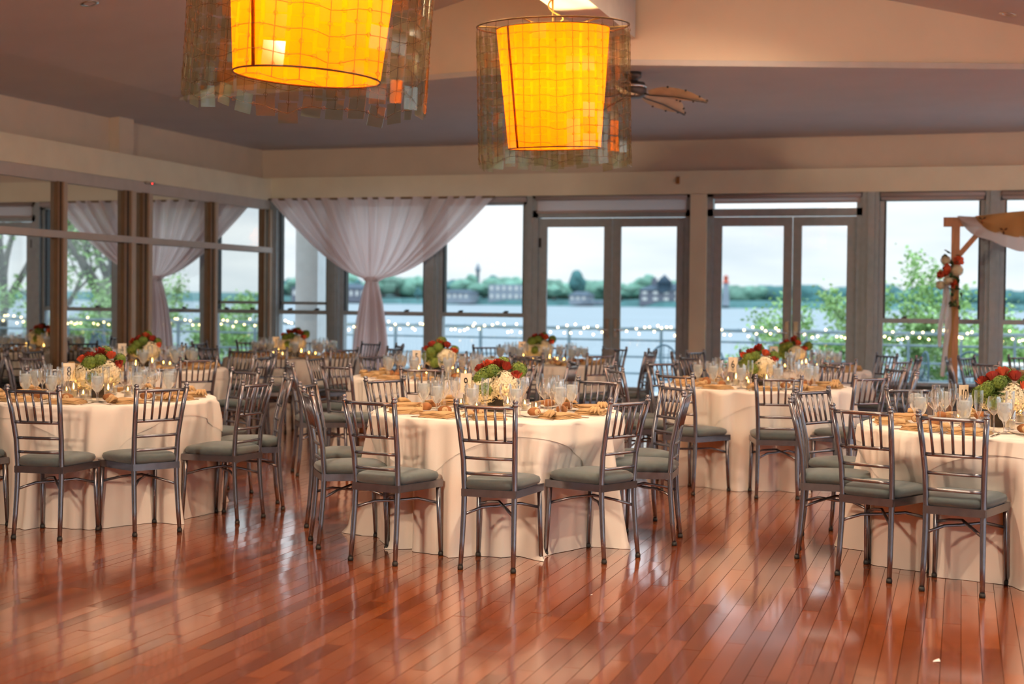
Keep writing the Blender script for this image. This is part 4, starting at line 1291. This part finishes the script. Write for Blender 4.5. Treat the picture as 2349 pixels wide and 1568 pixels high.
tag(m.build('terrain_far_shore', 'fardark'), kind='structure')
def far_tree(px, pt, wpx, y, dark, label, grp, pb=696):
    rr = random.Random(int(px * 7))
    x = bearing(px, y); top = fz(pt, y); h = top - 0.5; wd = wpx * y / 3262.0 / 2
    t = thing('distant_tree', label, 'tree', (x, y, 0.5), 0, grp)
    m = MB()
    for i in range(9):
        a = rr.uniform(0, 6.28); q = rr.uniform(0, 0.62) * wd
        m.blob((q * math.cos(a), q * math.sin(a), h * rr.uniform(0.35, 0.74)), wd * rr.uniform(0.36, 0.58), 10, 7, 0.16, rr, (1, 1, h / wd / 2.4 if h > wd else 0.7))
    m.blob((0, 0, h * 0.78), min(wd * 0.5, h * .24), 10, 7, 0.15, rr)
    m.build('crown', 'fardark' if dark else 'farleaf', t)
    MB().tube([(0, 0, -0.5), (0, 0, h * 0.5)], wd * 0.06 + 0.2, 6).build('trunk', 'bark', t)
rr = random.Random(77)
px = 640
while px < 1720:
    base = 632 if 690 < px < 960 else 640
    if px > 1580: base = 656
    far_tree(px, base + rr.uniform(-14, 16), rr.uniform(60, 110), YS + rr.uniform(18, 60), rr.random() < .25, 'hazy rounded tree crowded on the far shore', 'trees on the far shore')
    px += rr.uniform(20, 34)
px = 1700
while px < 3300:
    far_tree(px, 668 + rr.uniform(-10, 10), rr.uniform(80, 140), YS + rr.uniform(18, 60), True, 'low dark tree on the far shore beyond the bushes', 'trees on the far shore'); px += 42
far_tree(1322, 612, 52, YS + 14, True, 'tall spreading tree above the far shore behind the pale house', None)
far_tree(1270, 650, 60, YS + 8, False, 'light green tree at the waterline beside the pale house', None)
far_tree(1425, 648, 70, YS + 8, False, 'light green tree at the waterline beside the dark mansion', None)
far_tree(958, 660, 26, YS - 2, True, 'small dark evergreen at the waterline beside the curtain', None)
def building(label, px0, px1, ptop, y, mat, roof, wins, rows=1):
    x0, x1 = bearing(px0, y), bearing(px1, y); top = fz(ptop, y)
    t = thing('waterfront_building', label, 'building', (x0, y, 0.2))
    w_ = x1 - x0; h = top - 0.2
    MB().box(0, w_, 0, 14, -1.5, h).build('wall', mat, t)
    if roof:
        rh = roof
        MB().add([(-0.6, -0.8, h), (w_ + .6, -0.8, h), (w_ + .6, 14.8, h), (-0.6, 14.8, h), (w_ * .15, 7, h + rh), (w_ * .85, 7, h + rh)], [(0, 1, 5, 4), (1, 2, 5), (2, 3, 4, 5), (3, 0, 4), (0, 3, 2, 1)]).build('roof', 'farroof', t)
    for r in range(rows):
        for i in range(wins):
            cx = w_ * (i + 0.5) / wins; ww = w_ / wins * 0.42
            hz = h / rows
            f = MB().box(cx - ww / 2, cx + ww / 2, -0.15, 0.05, hz * (r + .3), hz * (r + .78)).build('window', 'farwin', t)
    return t, w_, h
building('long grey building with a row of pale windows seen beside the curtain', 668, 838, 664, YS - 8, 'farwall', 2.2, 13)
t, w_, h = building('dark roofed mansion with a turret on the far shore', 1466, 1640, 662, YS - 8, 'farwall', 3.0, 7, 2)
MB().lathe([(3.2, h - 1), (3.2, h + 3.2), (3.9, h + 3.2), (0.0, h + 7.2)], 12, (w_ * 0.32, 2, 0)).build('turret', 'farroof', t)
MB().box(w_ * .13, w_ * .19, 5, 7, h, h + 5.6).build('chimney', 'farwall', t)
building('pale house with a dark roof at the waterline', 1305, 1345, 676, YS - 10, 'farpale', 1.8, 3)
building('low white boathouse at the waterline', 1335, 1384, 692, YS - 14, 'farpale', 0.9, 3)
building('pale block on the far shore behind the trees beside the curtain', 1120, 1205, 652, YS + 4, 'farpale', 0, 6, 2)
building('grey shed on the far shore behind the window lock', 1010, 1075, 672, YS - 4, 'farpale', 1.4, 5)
t = thing('distant_tower', 'thin pale tower rising over the far trees', 'tower', (bearing(1095, YS + 70), YS + 70, 1.0))
MB().lathe([(1.1, 0), (0.9, 14), (1.5, 14.2), (1.5, 16), (0.0, 19.0)], 8).build('shaft', 'farpale', t)
t = thing('lighthouse', 'slim lighthouse with a red top at the edge of the pillar', 'lighthouse', (bearing(1664, YS - 20), YS - 20, -1.0))
MB().lathe([(1.7, 0), (1.2, 10.0)], 12).build('tower', 'farpale', t)
MB().lathe([(1.7, 10.0), (1.7, 10.4), (0.9, 10.5), (0.9, 12.2), (1.3, 12.3), (0.0, 13.6)], 12).build('lantern_room', 'coral', t)

# shrubs and trees past the deck
def shrub(loc, h, sp, nleaf, seed, label, grp=None, trunk_r=0.03, name='leafy_shrub', fork=5, ls=0.075, lean=(0, 0), bare=0.0):
    rr = random.Random(seed)
    t = thing(name, label, 'tree' if 'tree' in name else 'shrub', loc, 0, grp)
    wood = MB(); tips = []
    def grow(p, d, ln, r, lev):
        n = 5; pts = [p]; q = p.copy(); dd = d.copy()
        for i in range(n):
            dd = (dd + Vector((rr.uniform(-.2, .2), rr.uniform(-.2, .2), rr.uniform(-.05, .16)))).normalized()
            q = q + dd * ln / n; pts.append(q.copy())
            if lev > 0: tips.append((q.copy(), dd.copy(), lev))
        wood.tube(pts, [r * (1 - .12 * i) for i in range(n + 1)], 6)
        if lev < 3:
            for k in range(fork if lev == 0 else 3):
                at = pts[-1] if k == 0 else pts[rr.randint(2, n)]
                a = rr.uniform(0, 6.28); s = rr.uniform(.45, 1.0) * sp
                nd = (dd + Vector((math.cos(a) * s, math.sin(a) * s, rr.uniform(-.1, .4)))).normalized()
                grow(at, nd, ln * rr.uniform(.5, .8), r * .52, lev + 1)
    grow(Vector((0, 0, 0)), Vector((lean[0], lean[1], 1)).normalized(), h * 0.42, trunk_r, 0)
    wood.build('trunk', 'bark', t)
    lf = MB()
    tl = [x for x in tips if x[2] >= 2 and rr.random() >= bare] or tips
    for i in range(nleaf):
        p, d, lev = rr.choice(tl)
        p = p + Vector((rr.gauss(0, .13), rr.gauss(0, .13), rr.gauss(0, .13))) * (h / 4 if h > 4 else .8)
        a = rr.uniform(0, 6.28); b = rr.uniform(-.8, .8)
        u = Vector((math.cos(a) * math.cos(b), math.sin(a) * math.cos(b), math.sin(b)))
        v = u.orthogonal().normalized(); v.rotate(Matrix.Rotation(rr.uniform(0, 6.28), 3, u))
        s = ls * rr.uniform(.6, 1.2)
        lf.add([p, p + u * s * .5 + v * s * .36, p + u * s, p + u * s * .5 - v * s * .36], [(0, 1, 2, 3)])
    tag(lf.build('foliage', 'treeleaf', t), kind='stuff')
i = 0
for px, y, h, nl, lb in ((1735, 27.5, 2.5, 900, 'thin green bush against the water outside the second double door'),
                  (1880, 26.8, 3.6, 1500, 'green bush seen through the right leaf of the second double door'),
                  (1950, 28.5, 4.2, 1500, 'taller green bush beside the post of the second double door'),
                  (2060, 26.5, 4.0, 1700, 'green bush outside the window left of the arch post'),
                  (2150, 28.0, 4.7, 1700, 'tall feathery bush behind the flowers on the arch'),
                  (2240, 26.6, 3.6, 1500, 'green bush outside the window between arch post and window post'),
                  (2335, 28.0, 3.5, 900, 'green bush outside the last window beyond the arch')):
    i += 1
    shrub((bearing(px, y), y, -1.6), h * 0.84, 0.8, int(nl * 2.2), 40 + i, lb, None, 0.04, ls=0.095)
for k, (x, y, h, nl, lb) in enumerate(((3.6, 27.0, 4.4, 1500, 'bush by the water reflected in the mirror beside the curtain'), (5.6, 28.5, 4.4, 1400, 'bush by the water reflected in the middle mirror'), (7.9, 27.0, 4.4, 1400, 'bush by the water reflected near the mirror post'), (10.2, 28.0, 4.6, 1400, 'bush by the water reflected at the mirror edge'))):
    shrub((x, y, -1.6), h * 0.9, 0.8, nl * 2, 70 + k, lb, None, 0.04, ls=0.095)
shrub((3.35, 32.0, -1.6), 8.6, 0.9, 2200, 91, 'forked tree seen in the mirror beside the curtain reflection', None, 0.26, 'waterside_tree', 4, 0.15, (.16, 0), .2)
shrub((4.15, 32.4, -1.6), 8.8, 0.9, 2200, 92, 'slanting tree seen in the mirror behind the gold post', None, 0.24, 'waterside_tree', 4, 0.15, (-.12, 0), .2)
shrub((5.7, 31.5, -1.6), 8.0, 1.0, 2000, 93, 'tree with spreading branches seen at the mirror edge', None, 0.22, 'waterside_tree', 5, 0.15, (-.05, 0), .2)
